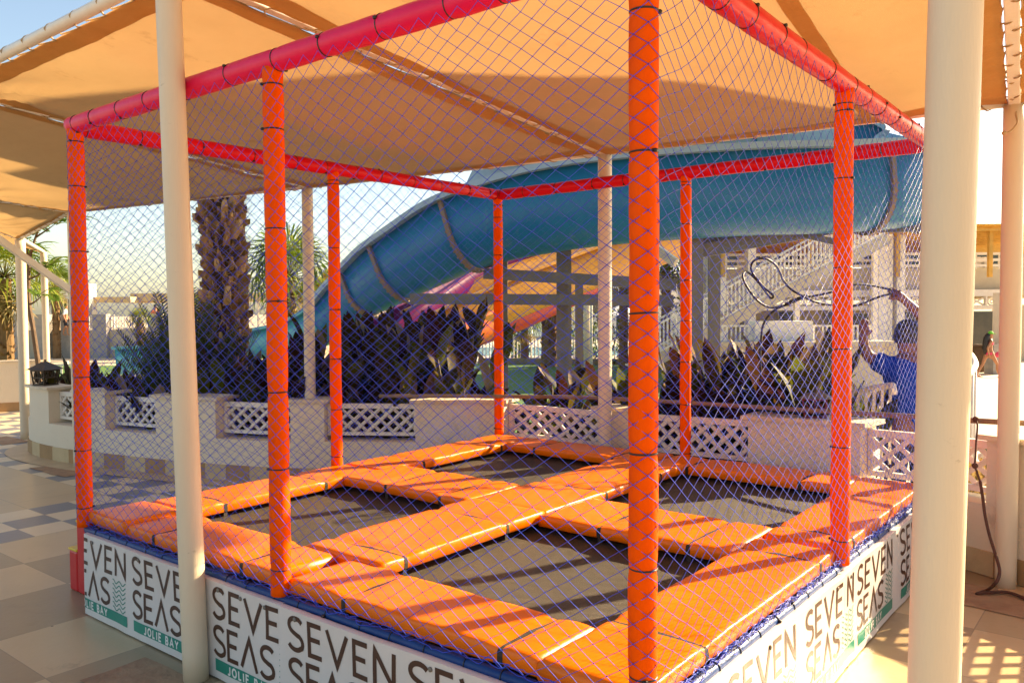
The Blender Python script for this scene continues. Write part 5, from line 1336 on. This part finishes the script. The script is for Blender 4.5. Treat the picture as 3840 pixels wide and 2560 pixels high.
def walker(p, h, face, lab, seed, clothes, parts=(), stride=.28, skinm=None):
    t = thing('person', p, lab, 'person'); p = Vector(p); f = Vector((math.cos(face), math.sin(face), 0)); s = V(f.y, -f.x, 0); k_ = h/1.7
    def Q(a, b_, c): return p+f*a*k_+s*b_*k_+V(0, 0, c*k_)
    J = {'hip': (Q(0, 0, .9), (.13*k_, .1*k_)), 'waist': (Q(0, 0, 1.07), .095*k_), 'chest': (Q(.02, 0, 1.25), (.125*k_, .095*k_)), 'neckb': (Q(.01, 0, 1.4), .06*k_), 'neck': (Q(.02, 0, 1.46), .045*k_), 'h1': (Q(.04, 0, 1.54), .066*k_), 'h2': (Q(.045, 0, 1.61), .08*k_), 'h3': (Q(.03, 0, 1.67), .06*k_), 'nose': (Q(.125, 0, 1.575), .012*k_)}
    E_ = [('hip', 'waist'), ('waist', 'chest'), ('chest', 'neckb'), ('neckb', 'neck'), ('neck', 'h1'), ('h1', 'h2'), ('h2', 'h3'), ('h1', 'nose')]
    for n_, sg in (('l', 1), ('r', -1)):
        st_ = stride*sg
        J[n_+'th'] = (Q(.3*st_, .085*sg, .78), .085*k_); J[n_+'kn'] = (Q(.75*st_+.04, .085*sg, .48), .055*k_); J[n_+'ca'] = (Q(.9*st_-.02, .085*sg, .33), .052*k_); J[n_+'an'] = (Q(1.25*st_-.03, .085*sg, .08), .036*k_); J[n_+'to'] = (Q(1.25*st_+.14, .09*sg, .03), .03*k_)
        J[n_+'sh'] = (Q(.0, .165*sg, 1.36), .052*k_); J[n_+'el'] = (Q(-.5*st_-.03, .2*sg, 1.1), .038*k_); J[n_+'wr'] = (Q(-.7*st_+.08, .2*sg, .88), .027*k_); J[n_+'ha'] = (Q(-.75*st_+.11, .2*sg, .8), (.03*k_, .02*k_))
        E_ += [('hip', n_+'th'), (n_+'th', n_+'kn'), (n_+'kn', n_+'ca'), (n_+'ca', n_+'an'), (n_+'an', n_+'to'), ('neckb', n_+'sh'), (n_+'sh', n_+'el'), (n_+'el', n_+'wr'), (n_+'wr', n_+'ha')]
        for i in range(4):
            J[f'{n_}f{i}'] = (Q(-.75*st_+.1+.018*i, .2*sg, .745+.006*abs(i-1)), .0085*k_); J[f'{n_}g{i}'] = (Q(-.75*st_+.115+.018*i, .195*sg, .7+.01*abs(i-1)), .007*k_); E_ += [(n_+'ha', f'{n_}f{i}'), (f'{n_}f{i}', f'{n_}g{i}')]
        J[n_+'tm'] = (Q(-.75*st_+.16, .19*sg, .8), .009*k_); E_.append((n_+'ha', n_+'tm'))
    skin_mesh('body', J, E_, skinm or M['skin'], t, 'hip', 1)
    def cloth(name, keys, m, grow=.014, extra={}):
        JJ = {q: (J[q][0], tuple(v+grow*k_ for v in (J[q][1] if isinstance(J[q][1], tuple) else (J[q][1],)*2))) for q in keys}; JJ.update(extra)
        skin_mesh(name, JJ, [e for e in E_ if e[0] in JJ and e[1] in JJ], m, t, keys[0], 1)
    for c in clothes: cloth(*c)
    return t, Q, k_
wp = onz(3708/K, 1414/K, GZ)
t, Q, k_ = walker((wp.x, wp.y, GZ), 1.63, math.atan2(RT.y, RT.x), 'woman with long black hair in a green cap and pink bikini walking on the paving', 81, [('bikini_bottom', ['hip'], M['bikini'], .006, {'waist': (V(0, 0, 0), .01)})] if False else [], stride=.3)
b = MB(); b.grid(14, 4, lambda u, v: Q(.0+.135*math.cos(u*6.283), .14*math.sin(u*6.283), .84+.1*v)); b.build('bikini_bottom', M['bikini'], t, smooth=True)
b = MB(); b.grid(14, 3, lambda u, v: Q(.02+.128*math.cos(u*6.283), .135*math.sin(u*6.283), 1.22+.09*v)); b.build('bikini_top', M['bikini'], t, smooth=True)
b = MB(); b.grid(16, 8, lambda u, v: Q(.04+.1*math.cos(u*6.283)*math.sin(.05+v*1.5), .095*math.sin(u*6.283)*math.sin(.05+v*1.5), 1.615+.115*math.cos(v*1.5))); b.box(Q(.15, 0, 1.625), (.1*k_, .13*k_, .015), math.atan2(RT.y, RT.x)); b.build('cap', M['cap_green'], t, smooth=True)
b = MB(); b.tube([Q(-.04, 0, 1.62), Q(-.1, 0, 1.5), Q(-.13, 0, 1.3), Q(-.15, 0, 1.05), Q(-.17, 0, .86)], [.07, .1, .11, .1, .03], 10); b.build('hair', M['hair'], t, smooth=True)
b = MB()
for sg in (1, -1): b.box(Q(1.25*.3*sg+.05, .088*sg, .012), (.26*k_, .1*k_, .03), math.atan2(RT.y, RT.x))
b.build('sandal', M['bikini'], t)
q = Q(.2, .2, .86); b = MB(); b.ball(q, .09, 10, 8, (1, .7, 1.1)); o = b.build('handbag', M['bikini'], smooth=True); tag(o, 'small pink bag held by the woman in the green cap', 'bag')
def far_person(x, D, z, h, face, lab, top, bottom, seed, hair=M['hair']):
    p = at(x, 700, D); p.z = z
    t, Q, k_ = walker(p, h, face, lab, seed, [('shirt', ['waist', 'chest', 'neckb', 'lsh', 'rsh', 'lel', 'rel'], top), ('trousers', ['hip', 'lth', 'rth', 'lkn', 'rkn'], bottom)], stride=.1)
    b = MB(); b.ball(Q(.02, 0, 1.64), .1*k_, 8, 6); b.build('hair', hair, t, smooth=True)
far_person(356, 47, zt-.35, 1.7, 0, 'person in a salmon shirt leaning by the distant terrace fence', M['salmon'], M['white'], 91)
far_person(1277, 47, GZ, 1.75, .5, 'person in a light blue top standing behind the pool fence', M['bluecloth'], M['white'], 92)
far_person(1302, 46, GZ, 1.75, 2.5, 'person in white standing behind the pool fence near the palm trunk', M['white'], M['salmon'], 93)
far_person(150, 44, zt-.3, 1.7, 1, 'person in white behind the far left terrace railing', M['white'], M['trouser'], 94)
